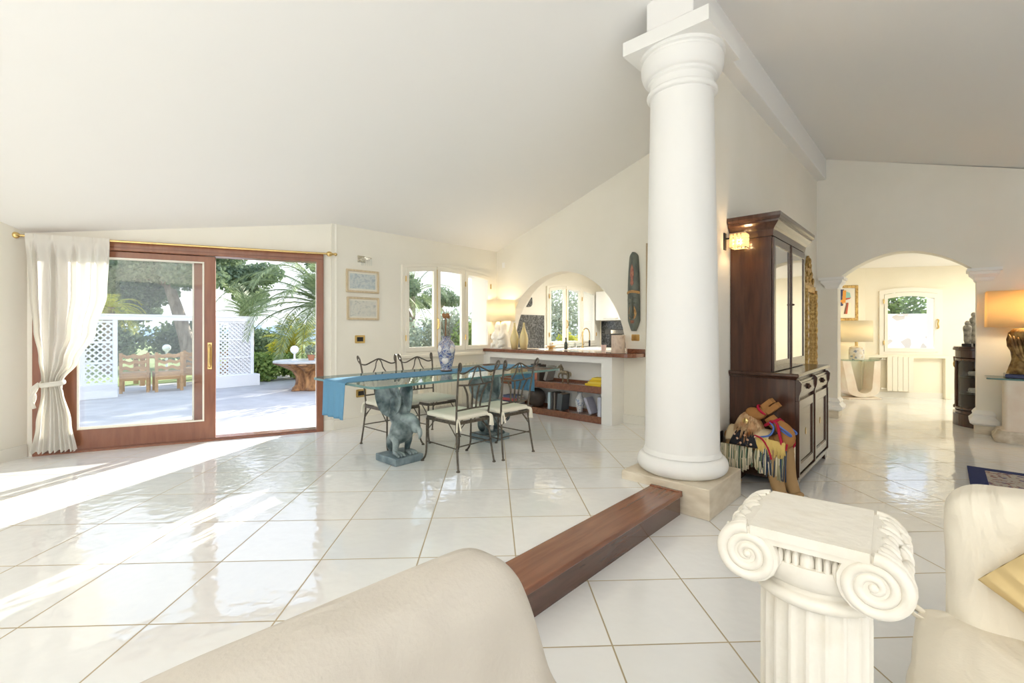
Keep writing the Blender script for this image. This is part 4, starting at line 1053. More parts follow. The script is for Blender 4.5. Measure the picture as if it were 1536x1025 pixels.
def switch(lab, loc, rot, name='light_switch', cat='switch', fm=None, sc=1):
    t = thing(name, lab, cat, loc, rot)
    b = MB(); b.prism(rrect(-.078*sc,.078*sc,0,.115*sc,.012), -.012, 0, XZ); b.build('plate', fm or M['brass'], t, smooth=False, bevel=.003)
    b = MB(); b.box(-.048*sc,.048*sc,-.016,-.0122,.026*sc,.089*sc); b.build('rocker', M['dark'], t, smooth=False, bevel=.002)
switch('brass-framed light switch on the wall below the framed maps', W(-.888,4.449,1.395), A)
switch('brass-framed wall socket low on the wall behind the glass table end', W(-.87,4.449,.60), A, 'wall_socket', 'socket')
switch('brass-framed light switch below the carved mask', W(1.9645,1.53,1.425), A+PI/2*3+PI, sc=.85)
switch('black wall socket low on the wall between the column and the bookcase', W(.66,-.1245,.42), A, 'wall_socket', 'socket', M['dark'])
t = thing('wall_sconce', 'small wall light with hanging crystal drops above the framed maps', 'wall light', W(-.83,4.449,2.56), A)
b = MB(); b.box(-.10,.02,-.02,0,.02,.12); b.build('back_plate', M['chrome'], t, smooth=False, bevel=.004)
b = MB(); b.tube([(-.05,-.02,.07),(-.05,-.10,.07)], .01, 8); b.tube([(.07*math.cos(2*PI*i/24)-.01, -.11+.07*math.sin(2*PI*i/24), .075) for i in range(24)], .007, 6, closed=True); b.build('ring', M['chrome'], t)
for i in range(14):
    a = 2*PI*i/14; b = MB(); b.tube([(.07*math.cos(a)-.01,-.11+.07*math.sin(a),.072),(.07*math.cos(a)-.01,-.11+.07*math.sin(a),-.03)], .0035, 5); b.build('crystal_drop', gl, t)
b = MB(); b.box(-.045,.045,-.045,0,0,.12); al = tag(b.build('motion_sensor', M['white'], smooth=False, bevel=.01, loc=W(1.9645,4.27,2.75), rot=A+PI/2*3+PI), 'small white motion sensor high on the wall near the corner', 'sensor')
# carved mask
t = thing('carved_mask', 'long carved dark wooden mask hanging on the wall beside the hatch', 'mask', W(1.9645,1.545,1.575), A-PI/2)
H_ = 1.17
def halfw(z):
    q = z/H_
    return .098*min(1, (max(q,0)/.16+.18))**.6 * (1-.36*max(0,(q-.35)/.65)**2.2) * (1-max(0,(q-.94)/.06)**2*.75)
b = MB()
def msk(u, v):
    z = H_*u; w = halfw(z); x = (2*v-1)
    return Vector((x*w, -.065*math.sqrt(max(0,1-x*x*.985)) - .012*math.sin(PI*u), z))
b.surf(msk, 60, 20); body = b.build('face', M['mask'], t, sharp=2, solid=.006)
b = MB(); b.tube(smooth_path([(0,-.07,.50),(0,-.085,.42),(0,-.10,.32),(0,-.112,.24),(0,-.08,.20)],5), [.014]*5+[.018]*5+[.024]*5+[.03]*5+[.012], 10); b.ell((-.024,-.085,.235),(.02,.02,.02)); b.ell((.024,-.085,.235),(.02,.02,.02)); b.build('nose', M['mask'], body, sharp=2)
for sx in (-1,1):
    b = MB(); b.ell((sx*.043,-.068,.41),(.026,.014,.012),12,8); b.build('eye', M['mask'], body)
    b = MB(); b.tube(smooth_path([(sx*.015,-.078,.475),(sx*.045,-.074,.49),(sx*.078,-.05,.46)],4), .010, 8); b.build('brow', M['mask'], body)
    b = MB(); b.surf(lambda u, v, sx=sx: Vector((sx*(.03+.045*v*math.sin(PI*min(u*1.02,1))), -.0795+.035*v*v*math.sin(PI*u)+.002, .17+.20*u)), 14, 6); b.build('painted_cheek', M['maskgold'], body, solid=.004)
b = MB(); b.ell((0,-.072,.145),(.036,.016,.011),14,8); b.ell((0,-.072,.122),(.030,.016,.010),14,8); b.build('lips', M['maskred'], body)
b = MB(); b.tube([(x*.095, -.066*math.sqrt(max(.02,1-x*x*.95))-.014, .565+.02*(1-x*x)) for x in [-1+2*i/16 for i in range(17)]], .014, 6, flat=1.6); b.build('gold_band', M['maskgold'], body)
b = MB(); b.prism([(0,.99),(.022,.92),(.03,.84),(.018,.76),(.028,.70),(0,.665),(-.028,.70),(-.018,.76),(-.03,.84),(-.022,.92)], -.084, -.066, XZ); b.build('painted_motif', M['maskred'], body, smooth=False, bevel=.004)

# radiator below the big window
def radiator(lab, loc, rot, n, h, z0, wd=.082):
    t = thing('radiator', lab, 'radiator', loc, rot)
    for k in range(n):
        b = MB(); x = (k-(n-1)/2)*wd
        b.prism(rrect(x-wd/2+.003,x+wd/2-.003,z0,z0+h,.02,3), -.12, -.095, XZ); b.prism(rrect(x-.02,x+.02,z0,z0+h-.02,.01,2), -.095, -.03, XZ)
        b.build('element', M['enamel'], t, smooth=False, bevel=.004)
    b = MB(); 
    for zz in (z0+.05, z0+h-.06): b.tube([(-(n/2)*wd-.09,-.06,zz),((n/2)*wd,-.06,zz)], .016, 8)
    b.build('pipe', M['enamel'], t)
    b = MB(); b.tube([(-(n/2)*wd-.09,-.06,z0+h-.06),(-(n/2)*wd-.09,-.001,z0+h-.06)], .014, 8); b.ell((-(n/2)*wd-.09,-.06,z0+h-.06),(.028,.028,.028),12,8); b.ell((-(n/2)*wd-.09,-.06,z0+.05),(.026,.026,.026),12,8); b.build('valve', M['chrome'], t)
    return t
radiator('cream ribbed radiator below the big window, behind the glass table', W(.75,4.449,UP), A, 16, .70, .12)

# curtain rod and curtain at the sliding door
t = thing('curtain_rod', 'brass curtain rod with ball finials above the sliding door', 'curtain rod', (Dl.x,Dl.y,2.625), DB)
b = MB(); b.tube([(-.02,-.11,.0),(3.10,-.11,.015)], .013, 12); b.build('rod', M['brass'], t)
for x, s_ in ((-.02,-1),(3.10,1)):
    b = MB(); z = .0 if s_ < 0 else .015
    b.ell((x+s_*.035,-.11,z),(.042,.036,.036),16,10); b.tube([(x+s_*.07,-.11,z),(x+s_*.10,-.11,z)], [.018,.012], 10); b.ell((x+s_*.115,-.11,z),(.024,.022,.022),12,8); b.build('finial', M['brass'], t)
for x in (.6, 2.85):
    b = MB(); b.tube([(x,0,-.0),(x,-.11,.005)], .008, 8); b.build('bracket', M['brass'], t)
t = thing('curtain', 'white curtain tied back at the left side of the sliding door', 'curtain', (Dl.x,Dl.y,UP), DB)
b = MB()
Hc = 2.62-UP
def curt(u, v):
    z = Hc+.03 - u*(Hc-.02)
    q = 1-z/Hc                       # 0 top .. 1 floor
    knots = [(0,.03,.76),(.25,.05,.74),(.42,.08,.64),(.55,.13,.48),(.64,.17,.36),(.67,.175,.345),(.70,.17,.36),(.85,.11,.42),(1.0,.06,.47)]
    for i in range(len(knots)-1):
        if knots[i][0] <= max(q,0) <= knots[i+1][0]+1e-6:
            f = (max(q,0)-knots[i][0])/(knots[i+1][0]-knots[i][0]); f = f*f*(3-2*f)
            l = knots[i][1]+(knots[i+1][1]-knots[i][1])*f; r = knots[i][2]+(knots[i+1][2]-knots[i][2])*f; break
    else: l, r = knots[-1][1], knots[-1][2]
    w = r-l
    ph = v*2*PI*9 + .9*math.sin(v*7) + .6*math.sin(u*3+v*4)
    amp = (.028+.012*math.sin(v*23))*(1 if w > .5 else .8)
    x = l + w*(v + .018*math.sin(ph*.5+u*2))
    sag = -.05*math.exp(-((q-.55)/.16)**2)*v
    y = -.12 - .03*(q > .67)*0 + amp*math.sin(ph) - .03*math.exp(-((q-.67)/.08)**2)
    zz = z + sag + .012*math.sin(ph)*(q > .97)
    if q < .08: k_ = max(0, 1-max(q,0)/.08); y = y*(1-k_) + k_*(-.131 - .008*math.sin(ph))
    return Vector((x, y, zz))
b.surf(curt, 90, 150); b.build('cloth', M['curtain'], t, sharp=3)
b = MB(); b.tube(smooth_path([(.16,-.11,.82),(.18,-.18,.80),(.26,-.20,.81),(.345,-.17,.82),(.35,-.10,.83),(.26,-.06,.82),(.16,-.11,.82)],5), .014, 8, flat=2.0)
b.tube(smooth_path([(.15,-.13,.82),(.10,-.15,.76),(.12,-.16,.68),(.10,-.15,.60)],5), .012, 8, flat=1.6); b.tube(smooth_path([(.15,-.13,.82),(.13,-.17,.74),(.10,-.17,.66),(.12,-.16,.55)],5), .012, 8, flat=1.6); b.build('tie_back', M['curtain'], t, sharp=3)

# ------------------------------------------------------------------ dark bookcase on the spine wall
# local x along the wall (u), local -y out of the wall
t = thing('bookcase_cabinet', 'tall dark walnut glazed bookcase cabinet standing against the wall behind the column', 'cabinet', W(.96,-.13,0), A)
D, DF = M['darkwood'], M['darkfront']
LU = 1.60
b = MB(); b.box(0,LU,-.62,0,.10,1.10); low = b.build('lower_body', D, t, smooth=False, bevel=.004)
b = MB(); b.prism([(0,0),(.10,0),(.13,.06),(LU-.13,.06),(LU-.10,0),(LU,0),(LU,.11),(0,.11)], -.635, -.60, XZ); b.prism([(-.62,0),(-.50,0),(-.46,.06),(-.16,.06),(-.12,0),(0,0),(0,.11),(-.62,.11)], 0.0, .03, YZ); b.prism([(-.62,0),(-.50,0),(-.46,.06),(-.16,.06),(-.12,0),(0,0),(0,.11),(-.62,.11)], LU-.03, LU, YZ)
b.box(-.012,LU+.012,-.648,0,.10,.125); b.build('plinth', DF, low, smooth=False, bevel=.005)
b = MB(); b.loft([[(-e,0,z),(LU+e,0,z),(LU+e,-.62-e,z),(-e,-.62-e,z)] for e, z in ((0,1.09),(.012,1.095),(.02,1.11),(.035,1.12),(.04,1.13),(.04,1.148),(.03,1.155))]); b.build('worktop', DF, low, smooth=False)
for k in range(2):
    x0, x1 = .035+k*.78, .785+k*.78
    b = MB(); b.box(x0,x1,-.645,-.62,.92,1.075); b.box(x0+.03,x1-.03,-.652,-.645,.945,1.05); dr = b.build('drawer', DF, low, smooth=False, bevel=.005)
    b = MB(); cx_ = (x0+x1)/2
    for q in range(6): b.ell((cx_+.022*math.cos(q*PI/3), -.662, 1.0+.022*math.sin(q*PI/3)), (.012,.010,.012), 8, 6)
    b.ell((cx_,-.672,1.0),(.014,.014,.014),10,8); b.build('knob', M['darkwood'], dr)
    b = MB(); b.prism([(x0,.15),(x1,.15),(x1,.88),(x0,.88)], -.645, -.62, XZ, [[(x0+.09,.24),(x1-.09,.24),(x1-.09,.79),(x0+.09,.79)]]); b.box(x0+.10,x1-.10,-.632,-.622,.25,.78); b.box(x0+.085,x1-.085,-.640,-.622,.235,.25); b.box(x0+.085,x1-.085,-.640,-.622,.78,.795); b.box(x0+.085,x0+.10,-.640,-.622,.235,.795); b.box(x1-.10,x1-.085,-.640,-.622,.235,.795)
    dd = b.build('door', DF, low, smooth=False, bevel=.005)
    b = MB(); b.prism([(.0+cx_-.012,.49),(cx_+.012,.49),(cx_+.018,.52),(cx_,.56),(cx_-.018,.52)], -.636, -.630, XZ); b.build('keyhole_plate', M['brass'], dd, smooth=False)
for x in (.0, .785, LU-.035):
    b = MB(); b.box(x,x+.035,-.655,-.62,.125,.88); b.prism([(-.62,.88),(-.650,.88),(-.652,.93),(-.668,.98),(-.675,1.06),(-.65,1.09),(-.62,1.09)], x, x+.035, YZ); b.build('corbel', DF, low, smooth=False, bevel=.004)
ux0, ux1, ud = .02, LU-.12, .40
b = MB()
b.box(ux0,ux0+.035,-ud,0,1.15,2.60); b.box(ux1-.035,ux1,-ud,0,1.15,2.60); b.box(ux0+.035,ux1-.035,-.03,0,1.15,2.60); b.box(ux0+.035,ux1-.035,-ud,-.03,1.15,1.18); b.box(ux0+.035,ux1-.035,-ud,-.03,2.56,2.60)
up_ = b.build('upper_body', D, t, smooth=False, bevel=.003)
b = MB(); b.loft([[(ux0-e,0,z),(ux1+e,0,z),(ux1+e,-ud-e,z),(ux0-e,-ud-e,z)] for e, z in ((.0,2.56),(.02,2.565),(.025,2.60),(.03,2.63),(.045,2.655),(.07,2.68),(.085,2.70),(.085,2.72),(.10,2.725),(.11,2.75),(.11,2.785),(.10,2.79))]); b.build('cornice', DF, up_, smooth=False)
for z in (1.55,1.90,2.25):
    b = MB(); b.box(ux0+.036,ux1-.036,-ud+.06,-.031,z,z+.02); b.build('shelf', D, up_, smooth=False)
xm = (ux0+ux1)/2
for k, (x0, x1) in enumerate(((ux0+.005,xm-.01),(xm+.01,ux1-.005))):
    b = MB(); b.prism([(x0,1.16),(x1,1.16),(x1,2.555),(x0,2.555)], -ud-.026, -ud-.001, XZ, [[(x0+.075,1.27),(x1-.075,1.27),(x1-.075,2.47),(x0+.075,2.47)]])
    dd = b.build('glazed_door', DF, up_, smooth=False, bevel=.006)
    b = MB(); b.box(x0+.07,x1-.07,-ud-.016,-ud-.010,1.265,2.475); b.build('pane', M['cabglass'] if 'cabglass' in M else pane('old_glass', (.50,.48,.43), 3.6), dd, smooth=False)
b = MB(); b.box(xm-.014,xm+.014,-ud-.038,-ud-.001,1.16,2.555); b.build('door_strip', D, up_, smooth=False, bevel=.006)
b = MB(); b.ell((xm+.03,-ud-.04,1.88),(.012,.016,.012),10,8); b.build('knob', D, up_)

# wall light beside the bookcase, glowing crystal cube
t = thing('wall_sconce', 'lit wall light with a crystal cube shade, beside the top of the dark bookcase', 'wall light', W(.80,-.1245,2.42), A)
b = MB(); b.box(-.03,.03,-.014,0,.02,.20); b.box(-.008,.008,-.12,-.014,.13,.145); b.build('bracket', M['dark'], t, smooth=False, bevel=.003)
cr = lampshade('crystal', (.95,.85,.62), 1)
b = MB()
for i in range(4):
    for j in range(4):
        for s_ in (-1,1):
            z = .03+.035*j; o_ = -.054+.036*i
            b.box(o_-.014,o_+.014,-.15+s_*.072-.006,-.15+s_*.072+.006,z,z+.03)
            b.box(s_*.072-.006,s_*.072+.006,-.15+o_-.014,-.15+o_+.014,z,z+.03)
b.build('crystal_shade', cr, t, smooth=False, bevel=.004)
b = MB(); b.prism(rrect(-.078,.078,-.228,-.072,.004), .168, .174, XY, [rrect(-.07,.07,-.22,-.08,.004)]); b.prism(rrect(-.078,.078,-.228,-.072,.004), .022, .028, XY, [rrect(-.07,.07,-.22,-.08,.004)]); b.build('shade_rim', M['chrome'], t, smooth=False)
b = MB(); b.ell((0,-.15,.09),(.022,.022,.035),12,8); b.build('bulb', M['bulb'], t)
p_ = W(.80,-.2745,2.51); light('sconce_glow', 'POINT', p_, 5, (1,.66,.32), shadow_soft_size=.03)

# gilded mirror on the same wall
t = thing('gilded_mirror', 'tall gilded mirror with a carved crest, on the wall beyond the dark bookcase', 'mirror', W(4.85,-.126,.72), A)
b = MB(); b.prism([(-.42,0),(.42,0),(.42,1.62),(-.42,1.62)], -.06, 0, XZ, [[(-.32,.10),(.32,.10),(.32,1.50),(-.32,1.50)]]); b.build('frame', M['gilt'], t, smooth=False, bevel=.015)
b = MB(); b.box(-.325,.325,-.03,-.02,.095,1.505); b.build('mirror_glass', M['mirror'], t, smooth=False)
b = MB(); crest = [(-.40,1.60),(.40,1.60),(.38,1.72),(.29,1.80),(.22,1.93),(.12,2.0),(.06,2.10),(0,2.13),(-.06,2.10),(-.12,2.0),(-.22,1.93),(-.29,1.80),(-.38,1.72)]
b.prism(crest, -.035, -.005, XZ)
r3 = random.Random(3)
for s_ in (-1,1):
    for (cx_,cz,r_) in ((.26,1.70,.06),(.14,1.80,.06),(.07,1.95,.045)):
        b.tube([(s_*(cx_+r_*(1-k/26)*math.cos(k*.5)), -.045, cz+r_*(1-k/26)*math.sin(k*.5)) for k in range(24)], .013, 6)
b.ell((0,-.04,1.74),(.04,.03,.07)); b.ell((0,-.04,2.03),(.03,.03,.06))
b.build('crest', M['gilt'], t, sharp=.9)
for s_ in (-1,1):
    b = MB(); b.tube([(s_*.37,-.065,.05+1.5*i/40) for i in range(41)], [.022+.012*abs(math.sin(i*.8)) for i in range(41)], 8); b.build('side_carving', M['gilt'], t, sharp=1.2)

# ------------------------------------------------------------------ toy camel by the bookcase
# local x towards its chest (away from the wall), z up
cs = fabric('camel_cloth', (.36,.175,.06), bump=.5, sc=40)
cs2 = fabric('camel_patch_cloth', (.36,.23,.11), bump=.4, sc=40)
t = thing('toy_camel', 'patchwork toy camel with a fringed blanket and red halter, beside the dark bookcase', 'toy', W(.72,-.46,0), A-PI/2-.10)
b = MB()
sp_ = smooth_path([(-.27,0,.44),(-.22,0,.47),(-.12,0,.50),(.0,0,.49),(.12,0,.47),(.21,0,.47),(.26,0,.50)],4)
b.tube(sp_, [.04,.075,.095,.105,.11,.112,.115,.115,.115,.112,.11,.11,.108,.106,.104,.10,.098,.096,.094,.09,.088,.084,.078,.066,.05], 16)
nk = smooth_path([(.21,0,.50),(.275,0,.55),(.255,0,.63),(.17,0,.68),(.12,0,.735)],5)
b.tube(nk, [.082-.032*i/(len(nk)-1) for i in range(len(nk))], 14)
body = b.build('body', cs, t, sharp=3)
b = MB()
hd = smooth_path([(-.07,0,.735),(-.04,0,.755),(.03,0,.755),(.08,0,.80),(.13,0,.845)],5)
b.tube(hd, [.03,.045,.052,.056,.058,.060,.060,.059,.058,.056,.054,.052,.05,.049,.048,.046,.044,.044,.043,.042,.04][:len(hd)], 14)
hm_ = Matrix.Translation((.13,0,.845)) @ Matrix.Rotation(-math.radians(42), 4, 'Y')
b.box(-.06,.055,-.042,.042,.008,.055,hm_); b.box(-.06,.075,-.040,.040,-.055,-.006,hm_)
for s_ in (-1,1): b.ell((-.055,s_*.045,.78),(.016,.010,.022),8,6)
b.build('head', cs, t, sharp=1.2, bevel=.010)
b = MB()
for s_ in (-1,1): b.ell((-.025,s_*.052,.765),(.009,.006,.009),8,6)
b.build('eye', M['dark'], t)
for lab, P, R in (('leg',[(.22,.055,.45),(.25,.06,.30),(.275,.06,.16),(.32,.06,.035)],(.09,.078,.062,.055)),('leg',[(.20,-.055,.45),(.20,-.06,.30),(.205,-.06,.16),(.24,-.06,.03)],(.09,.076,.06,.055)),
                  ('leg',[(-.20,.055,.46),(-.23,.06,.33),(-.245,.06,.18),(-.25,.06,.03)],(.08,.065,.05,.045)),('leg',[(-.19,-.055,.46),(-.235,-.06,.33),(-.265,-.06,.18),(-.275,-.06,.03)],(.08,.065,.05,.045))):
    b = MB(); P = smooth_path(P,4); n_ = len(P)
    b.tube(P, [R[0]+(R[-1]-R[0])*i/(n_-1) for i in range(n_)], 12); b.ell((P[-1].x+.02,P[-1].y,.028),(.065,.05,.028),12,8); b.build('leg', cs2, t, sharp=3)
# hump with fluffy mane
b = MB(); b.ell((-.07,0,.595),(.115,.10,.165),16,10)
r3 = random.Random(8)
for k in range(420):
    a = r3.uniform(0,2*PI); q = r3.uniform(.05,1.15)
    p0 = Vector((-.07+.118*math.sin(q*1.6)*math.cos(a), .103*math.sin(q*1.6)*math.sin(a), .595+.17*math.cos(q*1.6)))
    d = Vector((math.cos(a)*.5, math.sin(a)*.5, -1.0)); b.tube([p0, p0+d*.045+Vector((0,0,.006)), p0+d*.11], [.006,.005,.001], 4)
b.build('hump_fleece', mat('fleece', (.36,.13,.03), .9, col2=(.66,.48,.28), scale=9), t, sharp=3)
for s_ in (-1,1):
    b = MB(); b.ell((-.07,s_*.092,.68),(.03,.014,.035),10,8); b.build('gold_badge', M['brass'], t)
# blanket
b = MB()
def blanket(u, v):
    x = -.25 + .40*u; a = (v-.5)*PI*.98
    return Vector((x, .128*math.sin(a)*1.02, .475+.135*math.cos(a)-.0*u))
b.surf(blanket, 20, 24); b.build('blanket', fabric('sand_cloth', (.62,.50,.32), bump=.4), t, solid=.008, sharp=3)
for s_ in (-1,1):
    b = MB(); b.surf(lambda u, v, s_=s_: Vector((-.15-.06*v+u*(.16+.12*v), s_*.142*math.sin(math.radians(42+62*v)), .475+.143*math.cos(math.radians(42+62*v)))), 8, 6); pt = b.build('dark_patch', fabric('black_patch', (.03,.03,.035)), t, solid=.008)
    b = MB()
    for k in range(7): b.ell((-.16+.033*k, s_*.150*math.sin(math.radians(62+15*(k%3))), .475+.150*math.cos(math.radians(62+15*(k%3)))), (.012,.007,.012), 8, 6)
    b.build('sequins', mat('sequin', (.60,.22,.10), .3, col2=(.7,.65,.5), scale=60), pt)
    tw = [fabric('fringe_a', (.72,.64,.48)), fabric('fringe_b', (.40,.36,.22)), fabric('fringe_c', (.05,.07,.11)), fabric('fringe_d', (.10,.15,.10))]
    for c in range(4):
        b = MB()
        for k in range(110):
            x = -.29+.60*(k+r3.random())/110
            cc = (0,0,1,3)[r3.randrange(4)] if x < .08 else (0,2,2,1,3)[r3.randrange(5)]
            if cc != c: continue
            z0 = .435 if x < .12 else .46; ln = r3.uniform(.24,.30) - .11*max(0,1-abs(x-.02)/.16)
            y0 = s_*(.135 if x < .15 else .12)
            b.tube([(x,y0,z0),(x+r3.uniform(-.006,.006),y0+s_*.016,z0-ln*.5),(x+r3.uniform(-.012,.012),y0+s_*.010,z0-ln)], .0062, 5)
        b.build('fringe', tw[c], t, sharp=3, kind='stuff')
    b = MB()
    for k in range(60):
        a = -.5+1.9*k/60; x = .20+.085*math.sin(a); z = .53-.05*(k%3)
        b.tube([(x,s_*(.085+.01*(k%2)),z),(x+.012,s_*.112,z-.06),(x+.014+r3.uniform(-.01,.01),s_*.108,z-.15)], .006, 5)
    b.build('chest_fringe', mat('chest_hair', (.40,.24,.08), .9, col2=(.62,.46,.20), scale=14), t, sharp=3, kind='stuff')
    b = MB()
    for k in range(46):
        x = .05+.25*k/46+r3.uniform(-.004,.004); b.tube([(x,s_*.118,.555-.02*k/34),(x+.002,s_*.136,.49),(x+r3.uniform(-.01,.01),s_*.136,.40+.02*math.sin(k))], .0065, 5)
    b.build('yellow_fringe', fabric('yellow_fringe', (.66,.48,.16)), t, sharp=3, kind='stuff')
red = fabric('red_ribbon', (.42,.02,.05)); blu = fabric('blue_ribbon', (.10,.18,.48)); grn = fabric('green_cord', (.10,.14,.06))
b = MB(); b.tube([(.055+.052*math.cos(a)*.7, .060*math.sin(a), .80+.052*math.cos(a)*-.75) for a in [2*PI*i/20 for i in range(20)]], .012, 6, closed=True)
b.tube([(.15+.062*math.cos(a), .066*math.sin(a), .69+.062*math.cos(a)*.6) for a in [2*PI*i/20 for i in range(20)]], .014, 6, closed=True); b.build('halter', red, t, sharp=3)
for y in (.075,-.075):
    b = MB(); b.tube(smooth_path([(.15,y*.8,.71),(.215,y*1.1,.70),(.25,y*1.5,.60),(.275,y*1.6,.48),(.245,y*1.6,.40)],5), .017, 6, flat=.5); b.tube(smooth_path([(.245,y*1.6,.40),(.30,y*1.5,.46),(.31,y*1.3,.52)],4), .015, 6, flat=.5)
    b.tube(smooth_path([(.03,y*1.55,.56),(.10,y*1.75,.54),(.16,y*1.85,.46),(.19,y*1.9,.36)],5), .014, 6, flat=.5); b.build('red_rein', red, t, sharp=3)
    b = MB(); b.tube(smooth_path([(.15,y*.9,.70),(.19,y*1.1,.65),(.16,y*1.4,.58),(.08,y*1.5,.55)],5), .012, 6, flat=.6); b.tube(smooth_path([(.18,y*.9,.71),(.24,y*1.0,.67),(.33,y*1.0,.61),(.32,y*.9,.595),(.24,y*.9,.64)],5), .009, 6); b.build('blue_ribbon', blu, t, sharp=3)
b = MB(); b.tube(smooth_path([(.16,.05,.70),(.17,.09,.64),(.06,.14,.57),(-.0,.12,.57)],5), .010, 6); b.build('green_cord', grn, t, sharp=3)

# ------------------------------------------------------------------ room beyond the passage
def BK(s, t_=0, z=0): p = P0 + Pd*s + Pn*t_; return Vector((p.x, p.y, z))
radiator('cream radiator under the garden window in the room beyond the passage', BK(.74,-.001), PB, 5, .80, .16, .105)
art = None
t = framed('painting', 'gold-framed abstract painting on the wall of the room beyond the passage', Vector((7.74,10.979,1.80)), 0, .92, .84, .065, M['gilt'], mat('painted_canvas', (.78,.74,.66), .6), .06, cat='painting')
cols = {'navy':(.04,.05,.14),'orange':(.75,.33,.05),'teal':(.30,.55,.50),'red':(.5,.10,.06),'cream':(.85,.80,.66),'yellow':(.8,.6,.15),'brown':(.20,.10,.05)}
def patch(c, poly, y):
    poly = [(p[0]+.10, p[1]) if max(q[0] for q in poly) < .17 else p for p in poly]
    b = MB(); b.prism(poly, y-.001, y, XZ); b.build('painted_shape', mat('paint_'+c, cols[c], .6), t, smooth=False)
patch('navy',[(-.31,.30),(.02,.36),(.03,.74),(-.31,.74)],-.0146); patch('orange',[(-.28,.42),(.05,.44),(.05,.50),(-.28,.47)],-.0157); patch('orange',[(-.02,.40),(.06,.40),(.08,.72),(.0,.72)],-.0168)
patch('teal',[(.07,.56),(.16,.70),(.27,.66),(.29,.55),(.2,.5)],-.0146); patch('red',[(.10,.47),(.27,.52),(.29,.55),(.12,.53)],-.0157)
for k in range(5): patch(('cream','brown','cream','red','cream')[k],[(-.05+.07*k,.16),(-.01+.07*k,.16),(.05+.06*k,.42),(.02+.06*k,.43)],-.0179-.0011*k)
patch('teal',[(-.31,.16),(-.22,.16),(-.16,.30),(-.31,.30)],-.0146); patch('yellow',[(-.18,.18),(-.10,.17),(-.08,.36),(-.15,.36)],-.0157)

# console with a U-shaped stone foot and glass top
t = thing('console_table', 'glass-topped console with a U-shaped pink stone base below the painting', 'console table', Vector((7.98,10.70,0)), -.02)
b = MB(); b.prism([(.62*math.cos(PI+PI*i/30), .26+.50*math.sin(PI+PI*i/30)*1.0) for i in range(31)], .875, .893, XY); b.build('top', M['tglass'], t, smooth=False)
b = MB(); b.box(-.33,.42,-.20,.16,0,.04); b.build('plinth', M['pinkstone'], t, smooth=False, bevel=.008)
outl = [(-.50,.875),(-.36,.875)] + [(-.36+.30+.30*math.cos(a)*1.0-.0, .20+.0+.16*math.sin(a)) for a in [PI+PI*i/10 for i in range(1,10)]]
o_ = []
for i in range(13): a = PI+PI*i/12; o_.append((.04+.36*math.cos(a)*(1.0), .22+.18*math.sin(a)))
outer = [(-.44,.875)] + o_ + [(.42,.875)]
inner = [(.28,.875)] + [(.06+.17*math.cos(-PI*i/12), .27+.14*math.sin(-PI*i/12)) for i in range(13)] + [(-.26,.875)]
b = MB(); b.prism(outer+inner, -.16, .14, XZ); b.build('base', M['pinkstone'], t, smooth=False, bevel=.012)
mosb = pattern('lamp_mosaic', [(0,(.70,.66,.58)),(.45,(.62,.52,.36)),(.62,(.75,.72,.66)),(.82,(.25,.30,.38)),(.9,(.7,.64,.5))], 22, 'cell', .3)
def mosaic_base(t):
    b = MB(); b.lathe([(.13,0),(.14,.01),(.15,.06),(.145,.22),(.13,.29),(.06,.315),(.03,.32)], 28); b.build('base', mosb, t, sharp=1)
    b = MB(); b.tube([(0,0,.31),(0,0,.42)], .03, 10); b.build('neck', M['brass'], t)
table_lamp('table_lamp', 'white-shaded table lamp with a mosaic base on the console beyond the passage', Vector((7.92,10.64,.894)), 0, mosaic_base, .42, .90, .31, .31, M['shade'], watt=2.5, taper=.97)

# corner display cabinet with cups, two statuettes on top
t = thing('display_cabinet', 'small dark curved display cabinet with a glazed door, just beyond the passage', 'cabinet', W(6.56,-2.40,0), A)
# open towards -x... local +y is the exposed side facing the passage
R0 = .44
def arc(r, n=14, a0=90, a1=180): return [(r*math.cos(math.radians(a0+(a1-a0)*i/n)), r*math.sin(math.radians(a0+(a1-a0)*i/n))) for i in range(n+1)]
def quarter(r, z0, z1, b): b.prism([(.30,-.42)]+[(.30,r*.98)]+arc(r)[1:]+[(-r,-.42)], z0, z1, XY)
b = MB(); quarter(.46,0,.20,b); quarter(.43,.20,.25,b); base = b.build('base', M['darkwood'], t, smooth=False, bevel=.006)
b = MB(); quarter(.43,1.13,1.25,b); quarter(.46,1.25,1.29,b); quarter(.45,1.29,1.31,b); b.build('top', M['darkwood'], t, smooth=False, bevel=.006)
b = MB(); b.box(.26,.30,-.42,.42,.25,1.13); b.box(-.43,.26,-.42,-.39,.25,1.13); b.build('back_panel', M['darkwood'], t, smooth=False)
def colm(x, y):
    b = MB(); b.lathe([(.05,.25),(.05,.29),(.032,.31),(.034,.7),(.03,1.02),(.045,1.05),(.05,1.13)], 16, (x,y,0)); b.build('column', M['darkwood'], t, sharp=.8)
    b = MB(); b.ell((x-.03,y+.03,1.0),(.02,.02,.06),8,6); b.build('gilt_mount', M['gilt'], t)
colm(.20,.40); colm(-.41,-.30)
b = MB(); b.surf(lambda u, v: (lambda a: Vector((.405*math.cos(a), .405*math.sin(a), .30+.78*v)))(math.radians(98+76*u)), 16, 2); b.build('curved_pane', pane('cabinet_pane', (.85,.85,.82), 1.0), t)
b = MB()
for a in (96,176):
    a = math.radians(a); b.tube([(.41*math.cos(a),.41*math.sin(a),.25),(.41*math.cos(a),.41*math.sin(a),1.13)], .022, 8)
for z in (.285,1.095): b.tube([(.41*math.cos(math.radians(96+80*i/14)),.41*math.sin(math.radians(96+80*i/14)),z) for i in range(15)], .026, 8)
b.build('door_frame', M['darkwood'], t)
